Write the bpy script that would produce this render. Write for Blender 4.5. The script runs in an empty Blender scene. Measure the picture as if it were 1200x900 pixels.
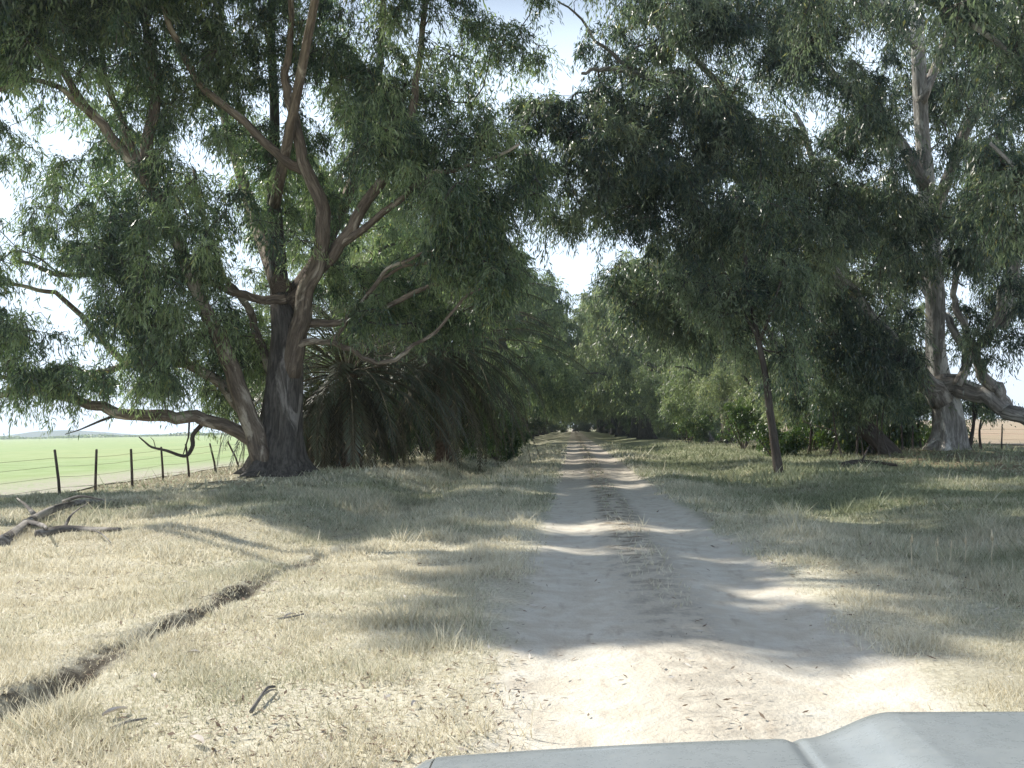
import bpy, math, random
import numpy as np
from mathutils import Vector, Matrix

rad = math.radians
scene = bpy.context.scene
COL = scene.collection
rng = np.random.default_rng(7)
random.seed(7)

SUN_AZ_LEFT, SUN_EL = 58.0, 43.0

# ------------------------------------------------------------------ camera
F = 1150.0                       # focal length in pixels of the 1200 px wide photo
CAM_Z = 1.65
VPX, HOR, ROLL = 670.0, 500.5, 1.15
cam_data = bpy.data.cameras.new("camera")
cam = bpy.data.objects.new("camera", cam_data)
COL.objects.link(cam)
cam_data.lens = F / 1200 * 36
cam_data.sensor_width = 36
cam_data.clip_start = 0.05
cam_data.clip_end = 20000
yaw = math.atan((VPX - 600) / F)
pitch = math.atan((HOR + 1.4 - 450) / F)
R = Matrix.Rotation(yaw, 3, 'Z') @ Matrix.Rotation(rad(90) + pitch, 3, 'X') @ Matrix.Rotation(rad(-ROLL), 3, 'Z')
cam.matrix_world = Matrix.Translation((0, 0, CAM_Z)) @ R.to_4x4()
scene.camera = cam
Rn = np.array(R)


def at(x, y, Y):
    """world point seen at photo pixel (x, y) that lies at world distance Y up the road"""
    d = Rn @ np.array([(x - 600) / F, -(y - 450) / F, -1.0])
    return np.array([0, 0, CAM_Z]) + d * (Y / d[1])


# ------------------------------------------------------------------ terrain height
def _hash(ix, iy, s):
    v = np.sin(ix * 127.1 + iy * 311.7 + s * 74.7) * 43758.5453
    return v - np.floor(v)


def vnoise(x, y, s=0):
    ix, iy = np.floor(x), np.floor(y)
    fx, fy = x - ix, y - iy
    fx, fy = fx * fx * (3 - 2 * fx), fy * fy * (3 - 2 * fy)
    a, b = _hash(ix, iy, s), _hash(ix + 1, iy, s)
    c, d = _hash(ix, iy + 1, s), _hash(ix + 1, iy + 1, s)
    return (a * (1 - fx) + b * fx) * (1 - fy) + (c * (1 - fx) + d * fx) * fy - 0.5


def g(x, m, s):
    return np.exp(-((x - m) / s) ** 2)


def sstep(a, b, x):
    t = np.clip((x - a) / (b - a), 0, 1)
    return t * t * (3 - 2 * t)


FURROW = -3.5


def height(x, y):
    x = np.asarray(x, float)
    y = np.asarray(y, float)
    wob = 0.35 * vnoise(y * 0.25, y * 0 + 3, 5)
    h = -0.05 * g(x, 0.05 + wob, 0.42) - 0.06 * g(x, 1.75 + wob, 0.45)
    verge = 1 - sstep(-1.0, -0.2, x) * (1 - sstep(2.2, 3.2, x))
    amp = verge * (0.2 + 0.8 * sstep(5, 14, y))
    h = h + amp * (0.16 * vnoise(x * 0.33, y * 0.28, 1) + 0.07 * vnoise(x * 1.1, y * 0.9, 2)) + verge * 0.03 * vnoise(x * 4, y * 4, 3)
    # plough furrow beside the verge, then a wider drain
    fw = FURROW + 0.14 * vnoise(y * 0.8, y * 0, 8)
    near = 1 - sstep(10, 19, y)
    h = h - near * (0.085 + 0.16 * vnoise(y * 1.9, y * 0 + 1, 9) + 0.12 * vnoise(x * 7, y * 5, 12)) * g(x, fw, 0.12)
    h = h + near * (0.03 + 0.05 * vnoise(x * 5, y * 4, 14)) * g(x, fw - 0.3, 0.25)
    h = h - (1 - near) * 0.30 * g(x, -3.9 + wob * 2, 1.1) + (1 - near) * 0.10 * g(x, -6.3, 1.2)
    h = h - 0.22 * g(x, 5.2 + wob * 2, 1.3) * sstep(9, 16, y)
    h = h + 0.35 * np.exp(-((x + 9.4) ** 2 + (y - 32) ** 2) / 9.0)
    h = h + 0.35 * np.exp(-((x - 16.5) ** 2 + (y - 44) ** 2) / 30.0)
    h = h + 0.25 * np.exp(-((x + 13.5) ** 2 + (y - 43) ** 2) / 20.0)
    far = 1 - sstep(15.2, 24, np.abs(x))
    return h * far


# ------------------------------------------------------------------ object helpers
def tag(o, label=None, cat=None, group=None, kind=None):
    if label: o["label"] = label
    if cat: o["category"] = cat
    if group: o["group"] = group
    if kind: o["kind"] = kind
    return o


def empty(name, loc, label, cat, group=None):
    o = bpy.data.objects.new(name, None)
    o.empty_display_size = 0.3
    COL.objects.link(o)
    o.location = loc
    return tag(o, label, cat, group)


def link(name, me, mat, parent=None, loc=None):
    o = bpy.data.objects.new(name, me)
    COL.objects.link(o)
    if mat is not None and not me.materials:
        me.materials.append(mat)
    if parent is not None:
        o.parent = parent
    if loc is not None:
        o.location = loc
    return o


def npmesh(name, V, Fq, smooth=False, attrs=None):
    """V (n,3); Fq (m,k) faces all with k corners"""
    V = np.asarray(V, np.float32)
    Fq = np.asarray(Fq, np.int32)
    me = bpy.data.meshes.new(name)
    m, k = Fq.shape
    me.vertices.add(len(V))
    me.vertices.foreach_set("co", V.ravel())
    me.loops.add(m * k)
    me.loops.foreach_set("vertex_index", Fq.ravel())
    me.polygons.add(m)
    me.polygons.foreach_set("loop_start", np.arange(0, m * k, k, dtype=np.int32))
    me.polygons.foreach_set("loop_total", np.full(m, k, np.int32))
    if smooth:
        me.polygons.foreach_set("use_smooth", np.ones(m, bool))
    for nm, (typ, dom, arr) in (attrs or {}).items():
        a = me.attributes.new(nm, typ, dom)
        a.data.foreach_set("vector" if typ == 'FLOAT_VECTOR' else "value", np.asarray(arr, np.float32).ravel())
    me.update(calc_edges=True)
    return me


def catmull(P, n=5):
    P = np.asarray(P, float)
    if len(P) < 3:
        return np.array([P[0] + (P[-1] - P[0]) * t for t in np.linspace(0, 1, n + 1)])
    Q = np.vstack([2 * P[0] - P[1], P, 2 * P[-1] - P[-2]])
    out = []
    for i in range(1, len(Q) - 2):
        for t in np.linspace(0, 1, n, endpoint=False):
            a, b, c, d = Q[i - 1], Q[i], Q[i + 1], Q[i + 2]
            out.append(0.5 * (2 * b + (c - a) * t + (2 * a - 5 * b + 4 * c - d) * t * t + (3 * b - a - 3 * c + d) * t ** 3))
    out.append(P[-1])
    return np.array(out)


class Tubes:
    """collects tapered tubes, all in one mesh; 'bk' carries bark coordinates"""
    def __init__(self):
        self.V, self.Fc, self.B, self.n = [], [], [], 0

    def add(self, P, r, sides=6, lobes=None, lumpy=0.0, seed=0):
        P = np.asarray(P, float)
        r = np.asarray(r, float) * np.ones(len(P))
        N = len(P)
        T = np.gradient(P, axis=0)
        T /= (np.linalg.norm(T, axis=1)[:, None] + 1e-9)
        u = np.cross(T[0], [0.31, 0.95, 0.05])
        if np.linalg.norm(u) < 1e-3:
            u = np.cross(T[0], [1, 0, 0])
        U = np.zeros((N, 3))
        for i in range(N):
            u = u - T[i] * u.dot(T[i])
            u = u / (np.linalg.norm(u) + 1e-9)
            U[i] = u
        W = np.cross(T, U)
        a = np.linspace(0, 2 * np.pi, sides, endpoint=False)
        s = np.concatenate([[0], np.cumsum(np.linalg.norm(np.diff(P, axis=0), axis=1))])
        rr = r[:, None] * np.ones((N, sides))
        if lumpy:
            rr *= 1 + lumpy * (np.sin(2 * a[None] + 0.7 * s[:, None] + seed) * 0.5 + np.sin(3 * a[None] - 1.3 * s[:, None] + seed * 2) * 0.35
                               + np.sin(5 * a[None] + 0.4 * s[:, None] * 2 + seed) * 0.25)
        if lobes is not None:
            rr *= 1 + lobes[:, None] * (np.sin(5 * a + seed) * 0.5 + np.sin(8 * a + seed * 3 + 1) * 0.3 + np.sin(13 * a + 2) * 0.15)[None]
        ring = P[:, None] + rr[..., None] * (np.cos(a)[None, :, None] * U[:, None] + np.sin(a)[None, :, None] * W[:, None])
        self.V.append(ring.reshape(-1, 3))
        B = np.stack([np.cos(a)[None] * r[:, None] + seed * 3.1, np.sin(a)[None] * r[:, None], s[:, None] * np.ones((1, sides))], -1)
        self.B.append(B.reshape(-1, 3))
        i = np.arange(N - 1)[:, None] * sides
        j = np.arange(sides)[None]
        k = (j + 1) % sides
        f = np.stack([i + j, i + k, i + sides + k, i + sides + j], -1).reshape(-1, 4) + self.n
        self.Fc.append(f)
        self.n += N * sides
        if sides >= 6:
            c0 = P[0] - T[0] * r[0] * 0.15
            self.V.append(c0[None]); self.B.append(np.array([[0, 0, 0]]))
            jj = np.arange(0, sides - (sides % 2), 2); s0_ = self.n - N * sides
            self.Fc.append(np.stack([s0_ + (jj + 2) % sides, s0_ + (jj + 1) % sides, s0_ + jj, np.full(len(jj), self.n)], -1))
            self.n += 1
        # closed tip
        tip = (N - 1) * sides + self.n - N * sides - (1 if sides >= 6 else 0)
        if sides == 4:
            self.Fc.append(np.array([[tip, tip + 1, tip + 2, tip + 3]]))
        elif sides >= 6:
            c = P[-1] + T[-1] * r[-1] * 0.4
            self.V.append(c[None])
            self.B.append(np.array([[0, 0, s[-1]]]))
            jj = np.arange(0, sides - (sides % 2), 2)
            self.Fc.append(np.stack([tip + jj, tip + (jj + 1) % sides, tip + (jj + 2) % sides, np.full(len(jj), self.n)], -1))
            self.n += 1
        return self

    def build(self, name, mat, parent=None, off=(0, 0, 0)):
        me = npmesh(name, np.vstack(self.V) - np.asarray(off), np.vstack(self.Fc), True,
                    {"bk": ('FLOAT_VECTOR', 'POINT', np.vstack(self.B))})
        return link(name, me, mat, parent)


# ------------------------------------------------------------------ materials
def newmat(name):
    m = bpy.data.materials.new(name)
    m.use_nodes = True
    nt = m.node_tree
    nt.nodes.clear()
    out = nt.nodes.new("ShaderNodeOutputMaterial")
    return m, nt, out


class NT:
    def __init__(self, nt): self.nt = nt
    def n(self, typ, **kw):
        nd = self.nt.nodes.new(typ)
        for k, v in kw.items(): setattr(nd, k, v)
        return nd
    def l(self, a, b): self.nt.links.new(a, b)
    def val(self, sock, v):
        if isinstance(v, (int, float, tuple, list)): sock.default_value = v
        else: self.l(v, sock)
    def math(self, op, a, b=0.0, c=None, clamp=False):
        m = self.n("ShaderNodeMath", operation=op, use_clamp=clamp)
        self.val(m.inputs[0], a); self.val(m.inputs[1], b)
        if c is not None: self.val(m.inputs[2], c)
        return m.outputs[0]
    def mix(self, f, a, b, mode='MIX'):
        m = self.n("ShaderNodeMix", data_type='RGBA', blend_type=mode)
        self.val(m.inputs['Factor'], f)
        m.inputs[6].default_value = (0, 0, 0, 1)
        for s, v in ((m.inputs[6], a), (m.inputs[7], b)):
            if isinstance(v, tuple): s.default_value = (*v[:3], 1)
            else: self.l(v, s)
        return m.outputs[2]
    def noise(self, vec, scale, detail=4, rough=0.55, dist=0.0):
        m = self.n("ShaderNodeTexNoise")
        if vec is not None: self.l(vec, m.inputs['Vector'])
        m.inputs['Scale'].default_value = scale
        m.inputs['Detail'].default_value = detail
        m.inputs['Roughness'].default_value = rough
        m.inputs['Distortion'].default_value = dist
        return m.outputs['Fac']
    def ramp(self, f, lo, hi, a=0.0, b=1.0):
        m = self.n("ShaderNodeMapRange", interpolation_type='SMOOTHSTEP')
        self.val(m.inputs[0], f)
        for i, v in enumerate((lo, hi, a, b)): m.inputs[i + 1].default_value = v
        return m.outputs[0]
    def scale(self, vec, s):
        m = self.n("ShaderNodeVectorMath", operation='MULTIPLY')
        self.l(vec, m.inputs[0]); m.inputs[1].default_value = s
        return m.outputs[0]
    def bump(self, h, strength, dist, normal=None):
        b = self.n("ShaderNodeBump")
        self.l(h, b.inputs['Height'])
        b.inputs['Strength'].default_value = strength
        b.inputs['Distance'].default_value = dist
        if normal is not None: self.l(normal, b.inputs['Normal'])
        return b.outputs[0]


def pr(N, color, rough=0.8, normal=None, spec=0.3, metal=0.0):
    p = N.n("ShaderNodeBsdfPrincipled")
    if isinstance(color, tuple): p.inputs['Base Color'].default_value = (*color[:3], 1)
    else: N.l(color, p.inputs['Base Color'])
    N.val(p.inputs['Roughness'], rough)
    p.inputs['Specular IOR Level'].default_value = spec
    p.inputs['Metallic'].default_value = metal
    if normal is not None: N.l(normal, p.inputs['Normal'])
    return p


def leaf_mat(name, dark, mid, light, trans=0.36, warm=(0.28, 0.24, 0.10), gloss=0.34, spec=0.8):
    m, nt, out = newmat(name)
    N = NT(nt)
    at_ = N.n("ShaderNodeAttribute", attribute_name="rnd")
    cl = N.n("ShaderNodeAttribute", attribute_name="clump")
    c = N.mix(N.ramp(at_.outputs['Fac'], 0.1, 0.9), dark, mid)
    c = N.mix(N.math('MULTIPLY', N.ramp(cl.outputs['Fac'], 0.30, 0.95), 0.80), c, light)  # random clump tone; the pale end puts sunlit spots into the colour
    c = N.mix(N.ramp(at_.outputs['Fac'], 0.93, 1.0), c, warm)
    oi = N.n("ShaderNodeObjectInfo")
    c = N.mix(N.math('MULTIPLY', oi.outputs['Random'], 0.35), c, N.mix(1.0, c, (0.85, 1.05, 0.75), 'MULTIPLY'))
    p = pr(N, c, gloss, spec=spec)
    t = N.n("ShaderNodeBsdfTranslucent")
    N.l(N.mix(1.0, c, (2.25, 2.65, 1.75), 'MULTIPLY'), t.inputs['Color'])
    mx = N.n("ShaderNodeMixShader")
    mx.inputs[0].default_value = trans
    N.l(p.outputs[0], mx.inputs[1]); N.l(t.outputs[0], mx.inputs[2])
    N.l(mx.outputs[0], out.inputs['Surface'])
    return m


def bark_mat(name, dark, mid, light, peel=0.55, fissure=1.0):
    m, nt, out = newmat(name)
    N = NT(nt)
    a = N.n("ShaderNodeAttribute", attribute_name="bk")
    v1 = N.scale(a.outputs['Vector'], (5, 5, 0.8))
    v2 = N.scale(a.outputs['Vector'], (1.6, 1.6, 0.55))
    v3 = N.scale(a.outputs['Vector'], (14, 14, 2.2))
    n1 = N.noise(v1, 2.0, 6, 0.62, 0.6)
    n2 = N.noise(v2, 1.1, 5, 0.6, 0.8)
    n3 = N.noise(v3, 1.8, 5, 0.65)
    c = N.mix(N.ramp(n1, 0.32, 0.68), dark, mid)
    c = N.mix(N.ramp(n2, peel, peel + 0.10), c, light)
    c = N.mix(N.math('MULTIPLY', N.ramp(n3, 0.5, 0.72), 0.55), c, (dark[0] * 0.6, dark[1] * 0.6, dark[2] * 0.6))
    h = N.math('ADD', n1, N.math('MULTIPLY', n3, 0.6))
    p = pr(N, c, 0.85, N.bump(h, 0.9 * fissure, 0.06), spec=0.2)
    N.l(p.outputs[0], out.inputs['Surface'])
    return m


def terrain_colour(N, want_height=True):
    """colour and fine height of the ground from the world position: sand tracks, dry and green grass"""
    geo = N.n("ShaderNodeNewGeometry")
    P = geo.outputs['Position']
    sep = N.n("ShaderNodeSeparateXYZ")
    N.l(P, sep.inputs[0])
    X, Y = sep.outputs[0], sep.outputs[1]
    ns = N.noise(P, 0.55, 3)
    n2 = N.noise(P, 3.0, 5, 0.65)
    n3 = N.noise(P, 22.0, 5, 0.7)
    n4 = N.noise(P, 0.16, 3)
    n5 = N.noise(N.scale(P, (1, 0.25, 1)), 7.0, 4, 0.6)
    Xn = N.math('ADD', X, N.math('ADD', N.math('MULTIPLY', N.math('SUBTRACT', ns, 0.5), 0.5), N.math('MULTIPLY', N.math('SUBTRACT', n2, 0.5), 0.6)))
    ctr = N.math('ABSOLUTE', N.math('SUBTRACT', Xn, 0.84))
    road = N.ramp(ctr, 1.52, 1.22, 0, 1)          # whole carriageway
    strip = N.ramp(N.math('ABSOLUTE', N.math('SUBTRACT', Xn, 0.85)), 0.55, 0.15, 0, 1)
    strip = N.math('MULTIPLY', strip, N.ramp(Y, 6, 20, 0.45, 1.0))
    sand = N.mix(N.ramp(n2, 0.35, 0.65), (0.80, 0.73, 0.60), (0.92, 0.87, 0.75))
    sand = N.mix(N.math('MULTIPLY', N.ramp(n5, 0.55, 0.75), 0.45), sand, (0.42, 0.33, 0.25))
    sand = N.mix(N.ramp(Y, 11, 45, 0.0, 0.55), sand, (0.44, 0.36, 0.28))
    litter = N.mix(N.ramp(n3, 0.4, 0.6), (0.20, 0.155, 0.11), (0.42, 0.35, 0.25))
    sand = N.mix(N.math('MULTIPLY', strip, N.ramp(n2, 0.40, 0.60)), sand, litter)
    dry = N.mix(N.ramp(n3, 0.3, 0.7), (0.60, 0.55, 0.41), (0.90, 0.86, 0.70))
    green = N.mix(N.ramp(n3, 0.3, 0.7), (0.16, 0.19, 0.10), (0.33, 0.37, 0.20))
    # greener with distance and on the right
    gx = N.ramp(X, 1.5, 5.0, 0.0, 0.45)
    gy = N.ramp(Y, 11, 26, 0.0, 0.55)
    gf = N.math('ADD', N.math('ADD', gx, gy), N.math('MULTIPLY', N.math('SUBTRACT', ns, 0.53), 1.1), clamp=True)
    gf = N.math('MULTIPLY', gf, 0.85)
    grass = N.mix(gf, dry, green)
    grass = N.mix(N.math('MULTIPLY', N.ramp(n4, 0.50, 0.62), 0.35), grass, (0.36, 0.29, 0.20))
    grass = N.mix(N.ramp(N.noise(P, 9.0, 4, 0.7), 0.60, 0.74, 0, 0.6), grass, (0.20, 0.15, 0.10))
    # leaf litter under the trees
    lit = N.ramp(N.math('ABSOLUTE', N.math('SUBTRACT', X, 1.0)), 8.5, 12.0, 0, 0.95)
    lit = N.math('MULTIPLY', lit, N.ramp(Y, 24, 34, 0, 1))
    grass = N.mix(N.math('MULTIPLY', lit, N.ramp(n2, 0.35, 0.6)), grass, (0.24, 0.18, 0.12))
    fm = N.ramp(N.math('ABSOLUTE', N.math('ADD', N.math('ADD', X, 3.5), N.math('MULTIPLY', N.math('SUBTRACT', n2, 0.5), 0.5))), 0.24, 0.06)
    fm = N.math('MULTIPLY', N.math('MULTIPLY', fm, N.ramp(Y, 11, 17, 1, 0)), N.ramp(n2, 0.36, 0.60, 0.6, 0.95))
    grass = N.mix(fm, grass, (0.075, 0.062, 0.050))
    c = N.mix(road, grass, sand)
    h = N.math('ADD', N.math('MULTIPLY', n3, 0.5), N.math('MULTIPLY', n2, 1.2))
    return c, h


def ground_mat(name):
    m, nt, out = newmat(name)
    N = NT(nt)
    c, h = terrain_colour(N)
    p = pr(N, c, 0.95, N.bump(h, 0.7, 0.05), spec=0.1)
    N.l(p.outputs[0], out.inputs['Surface'])
    return m


def simple_mat(name, a, b, scale=6.0, rough=0.8, bump=0.4, dist=0.02, spec=0.25, stretch=(1, 1, 1), metal=0.0):
    m, nt, out = newmat(name)
    N = NT(nt)
    tc = N.n("ShaderNodeTexCoord")
    v = N.scale(tc.outputs['Object'], stretch)
    n = N.noise(v, scale, 6, 0.62)
    p = pr(N, N.mix(N.ramp(n, 0.3, 0.7), a, b), rough, N.bump(n, bump, dist), spec=spec, metal=metal)
    N.l(p.outputs[0], out.inputs['Surface'])
    return m


M_LEAF = leaf_mat("eucalyptus_leaf", (0.046, 0.072, 0.056), (0.110, 0.145, 0.098), (0.35, 0.38, 0.23))
M_LEAF_R = leaf_mat("eucalyptus_leaf_grey", (0.032, 0.056, 0.050), (0.085, 0.115, 0.092), (0.29, 0.32, 0.23))
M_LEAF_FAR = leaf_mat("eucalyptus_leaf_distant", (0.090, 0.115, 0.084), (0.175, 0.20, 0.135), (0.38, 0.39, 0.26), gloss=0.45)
M_BUSH = leaf_mat("bush_leaf", (0.028, 0.050, 0.020), (0.07, 0.11, 0.035), (0.13, 0.18, 0.05), gloss=0.35)
M_PALM = leaf_mat("palm_leaf", (0.045, 0.055, 0.040), (0.080, 0.095, 0.065), (0.12, 0.135, 0.085), trans=0.2, warm=(0.16, 0.13, 0.08), gloss=0.45)
M_DEAD = leaf_mat("dead_frond", (0.050, 0.046, 0.034), (0.105, 0.092, 0.066), (0.18, 0.155, 0.115), trans=0.2, warm=(0.4, 0.3, 0.2), gloss=0.7, spec=0.1)
M_BARK = bark_mat("fissured_bark", (0.065, 0.058, 0.052), (0.175, 0.155, 0.138), (0.34, 0.31, 0.285), 0.56, 1.5)
M_LIMB = bark_mat("peeling_bark", (0.11, 0.085, 0.068), (0.28, 0.225, 0.175), (0.52, 0.45, 0.37), 0.53, 1.0)
M_PALE = bark_mat("pale_bark", (0.16, 0.145, 0.13), (0.36, 0.33, 0.30), (0.60, 0.57, 0.53), 0.50, 0.8)
M_WHITE = bark_mat("white_gum_bark", (0.20, 0.185, 0.17), (0.44, 0.42, 0.39), (0.70, 0.68, 0.64), 0.48, 0.8)
M_TWIG = bark_mat("twig_bark", (0.060, 0.048, 0.042), (0.125, 0.105, 0.09), (0.24, 0.21, 0.185), 0.6, 0.3)
M_GROUND = ground_mat("verge_ground")


def grass_mat():
    m, nt, out = newmat("grass_blade")
    N = NT(nt)
    a = N.n("ShaderNodeAttribute", attribute_name="rnd")
    gq = N.n("ShaderNodeAttribute", attribute_name="green")
    dry = N.mix(a.outputs['Fac'], (0.68, 0.61, 0.44), (0.97, 0.93, 0.79))
    gr = N.mix(a.outputs['Fac'], (0.17, 0.20, 0.11), (0.44, 0.48, 0.31))
    c = N.mix(gq.outputs['Fac'], dry, gr)
    p = pr(N, c, 0.6, spec=0.25)
    t = N.n("ShaderNodeBsdfTranslucent")
    N.l(c, t.inputs['Color'])
    mx = N.n("ShaderNodeMixShader"); mx.inputs[0].default_value = 0.45
    N.l(p.outputs[0], mx.inputs[1]); N.l(t.outputs[0], mx.inputs[2])
    N.l(mx.outputs[0], out.inputs['Surface'])
    return m


M_GRASS = grass_mat()

# ------------------------------------------------------------------ setting: ground, road, fields, hills
def axis(knots):
    out = []
    for (a, b, s) in knots:
        out += list(np.arange(a, b, s))
    return np.array(out + [knots[-1][1]])


def sheet(name, xs, ys, mat, dz=0.0, kind='structure'):
    Xg, Yg = np.meshgrid(xs, ys)
    Z = height(Xg, Yg) + dz
    V = np.stack([Xg, Yg, Z], -1).reshape(-1, 3)
    nx = len(xs)
    i = np.arange(len(ys) - 1)[:, None] * nx + np.arange(nx - 1)[None]
    Fq = np.stack([i, i + 1, i + nx + 1, i + nx], -1).reshape(-1, 4)
    o = link(name, npmesh(name, V, Fq, True), mat)
    o["kind"] = kind
    return o


gx = axis([(-6000, -600, 900), (-600, -60, 60), (-60, -24, 4), (-24, -8, 0.4), (-8, -4.4, 0.15), (-4.4, -2.6, 0.05), (-2.6, 8, 0.15), (8, 24, 0.4), (24, 60, 4), (60, 600, 60), (600, 6000, 900)])
gy = axis([(-200, -10, 20), (-10, 3, 1), (3, 16, 0.09), (16, 34, 0.25), (34, 80, 0.8), (80, 300, 6), (300, 1000, 60), (1000, 7000, 600)])
sheet("ground", gx, gy, M_GROUND)
rx = np.arange(-1.0, 2.95, 0.12)
ry = axis([(-30, 3, 1.5), (3, 16, 0.09), (16, 34, 0.25), (34, 80, 0.8), (80, 420, 6)])
sheet("dirt_road", rx, ry, M_GROUND, 0.004)


def field_mat(name, ca, cb, bare, x_bare):
    m, nt, out = newmat(name)
    N = NT(nt)
    geo = N.n("ShaderNodeNewGeometry")
    P = geo.outputs['Position']
    sep = N.n("ShaderNodeSeparateXYZ"); N.l(P, sep.inputs[0])
    n = N.noise(P, 0.5, 4)
    nf = N.noise(P, 7.0, 5, 0.7)
    nb = N.noise(P, 0.03, 3)
    c = N.mix(N.ramp(n, 0.3, 0.7), ca, cb)
    c = N.mix(N.ramp(nf, 0.45, 0.75, 0, 0.5), c, (cb[0] * 1.2, cb[1] * 1.1, cb[2] * 1.2))
    c = N.mix(N.ramp(nb, 0.45, 0.65, 0, 0.4), c, (ca[0] * 1.5, ca[1] * 1.2, ca[2] * 1.4))
    d = N.math('ADD', N.math('ABSOLUTE', sep.outputs[0]), N.math('MULTIPLY', N.math('SUBTRACT', n, 0.5), 5))
    edge = N.math('MULTIPLY', N.ramp(d, x_bare + 9, x_bare + 1), N.ramp(nf, 0.38, 0.52))
    c = N.mix(edge, c, bare)
    p = pr(N, c, 0.95, N.bump(nf, 0.8, 0.08), spec=0.1)
    N.l(p.outputs[0], out.inputs['Surface'])
    return m


M_CROP = field_mat("crop_field", (0.38, 0.52, 0.23), (0.50, 0.62, 0.33), (0.62, 0.57, 0.52), 15.0)
M_STUBBLE = field_mat("stubble_field", (0.42, 0.36, 0.24), (0.55, 0.47, 0.33), (0.45, 0.38, 0.3), 26.0)
fy = axis([(0, 60, 1.0), (60, 300, 8), (300, 1000, 60), (1000, 6500, 500)])
sheet("crop_field", axis([(-6000, -600, 900), (-600, -60, 60), (-60, -15.4, 0.9)]), fy, M_CROP, 0.03)
sheet("stubble_field", axis([(27, 60, 1.5), (60, 600, 60), (600, 6000, 900)]), fy, M_STUBBLE, 0.03)

# low hills at the horizon
def hills():
    xs = np.linspace(-5200, 5200, 160)
    y0 = 5200.0
    top = 4 + 5 * (vnoise(xs * 0.0016, xs * 0 + 4, 3) + 0.5) + 2 * vnoise(xs * 0.012, xs * 0, 4) + 40 * np.exp(-((xs + 3080) / 150) ** 2)
    rows = []
    for t, hh in ((0, -2), (120, 0.5), (300, 0.85), (600, 1.0), (1100, 0.6), (1500, -0.1)):
        rows.append(np.stack([xs, np.full_like(xs, y0 + t), top * hh if hh > 0 else np.full_like(xs, -2.0)], -1))
    V = np.vstack(rows); nx = len(xs)
    i = np.arange(len(rows) - 1)[:, None] * nx + np.arange(nx - 1)[None]
    m, nt, out = newmat("distant_hills"); N = NT(nt)
    geo = N.n("ShaderNodeNewGeometry")
    n = N.noise(geo.outputs['Position'], 0.006, 4)
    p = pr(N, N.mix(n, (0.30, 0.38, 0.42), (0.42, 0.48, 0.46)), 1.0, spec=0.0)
    N.l(p.outputs[0], out.inputs['Surface'])
    o = link("hills", npmesh("hills", V, np.stack([i, i + 1, i + nx + 1, i + nx], -1).reshape(-1, 4), True), m)
    o["kind"] = 'structure'
hills()


# ------------------------------------------------------------------ leaves
def unit(v):
    return v / (np.linalg.norm(v, axis=-1, keepdims=True) + 1e-9)


def leaf_arrays(centres, per, spread, L, W, r, droop=0.9, ntw=14):
    """hanging sprays of narrow leaves round the cluster centres; also returns the twig lines"""
    centres = np.asarray(centres, float)
    M = len(centres)
    sp = spread * r.uniform(0.65, 1.3, (M, 1, 1))
    d = unit(r.normal(size=(M, ntw, 3)) * [1, 1, 0.75]) * sp * r.uniform(0.45, 1.15, (M, ntw, 1))
    s0 = centres[:, None] + r.normal(size=(M, ntw, 3)) * 0.10 * sp
    k = max(1, per // ntw)
    t = r.uniform(0.12, 1.0, (M, ntw, k, 1)) ** 0.8
    pos = s0[:, :, None] + d[:, :, None] * t
    pos[..., 2] -= (droop * 0.55 * sp * (t[..., 0] ** 2))
    pos += r.normal(size=pos.shape) * 0.085 * sp[..., None]
    pos = pos.reshape(-1, 3)
    n = len(pos)
    ax = unit(r.normal(size=(n, 3)) * 0.42 + np.repeat(d.reshape(-1, 3), k, 0) * 0.35 / spread + np.array([0, 0, -0.85]))
    side = unit(np.cross(ax, r.normal(size=(n, 3))))
    l = L * r.uniform(0.4, 1.45, (n, 1)); w = W * r.uniform(0.55, 1.4, (n, 1))
    bend = unit(np.cross(ax, side)) * l * 0.08
    V = np.stack([pos, pos + ax * l * 0.42 + side * w * 0.5 + bend, pos + ax * l, pos + ax * l * 0.42 - side * w * 0.5 + bend], 1)
    cl = np.repeat(r.uniform(0, 1, M), ntw * k) * 0.7 + r.uniform(0, 0.3, n)
    return V.reshape(-1, 3), r.uniform(0, 1, n), cl, (s0, d, sp)


def leaf_mesh(name, parts, off=(0, 0, 0)):
    V = np.vstack([p[0] for p in parts]) - np.asarray(off)
    n = len(V) // 4
    return npmesh(name, V, np.arange(n * 4).reshape(n, 4), False,
                  {"rnd": ('FLOAT', 'FACE', np.concatenate([p[1] for p in parts])),
                   "clump": ('FLOAT', 'FACE', np.concatenate([p[2] for p in parts]))})


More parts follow.
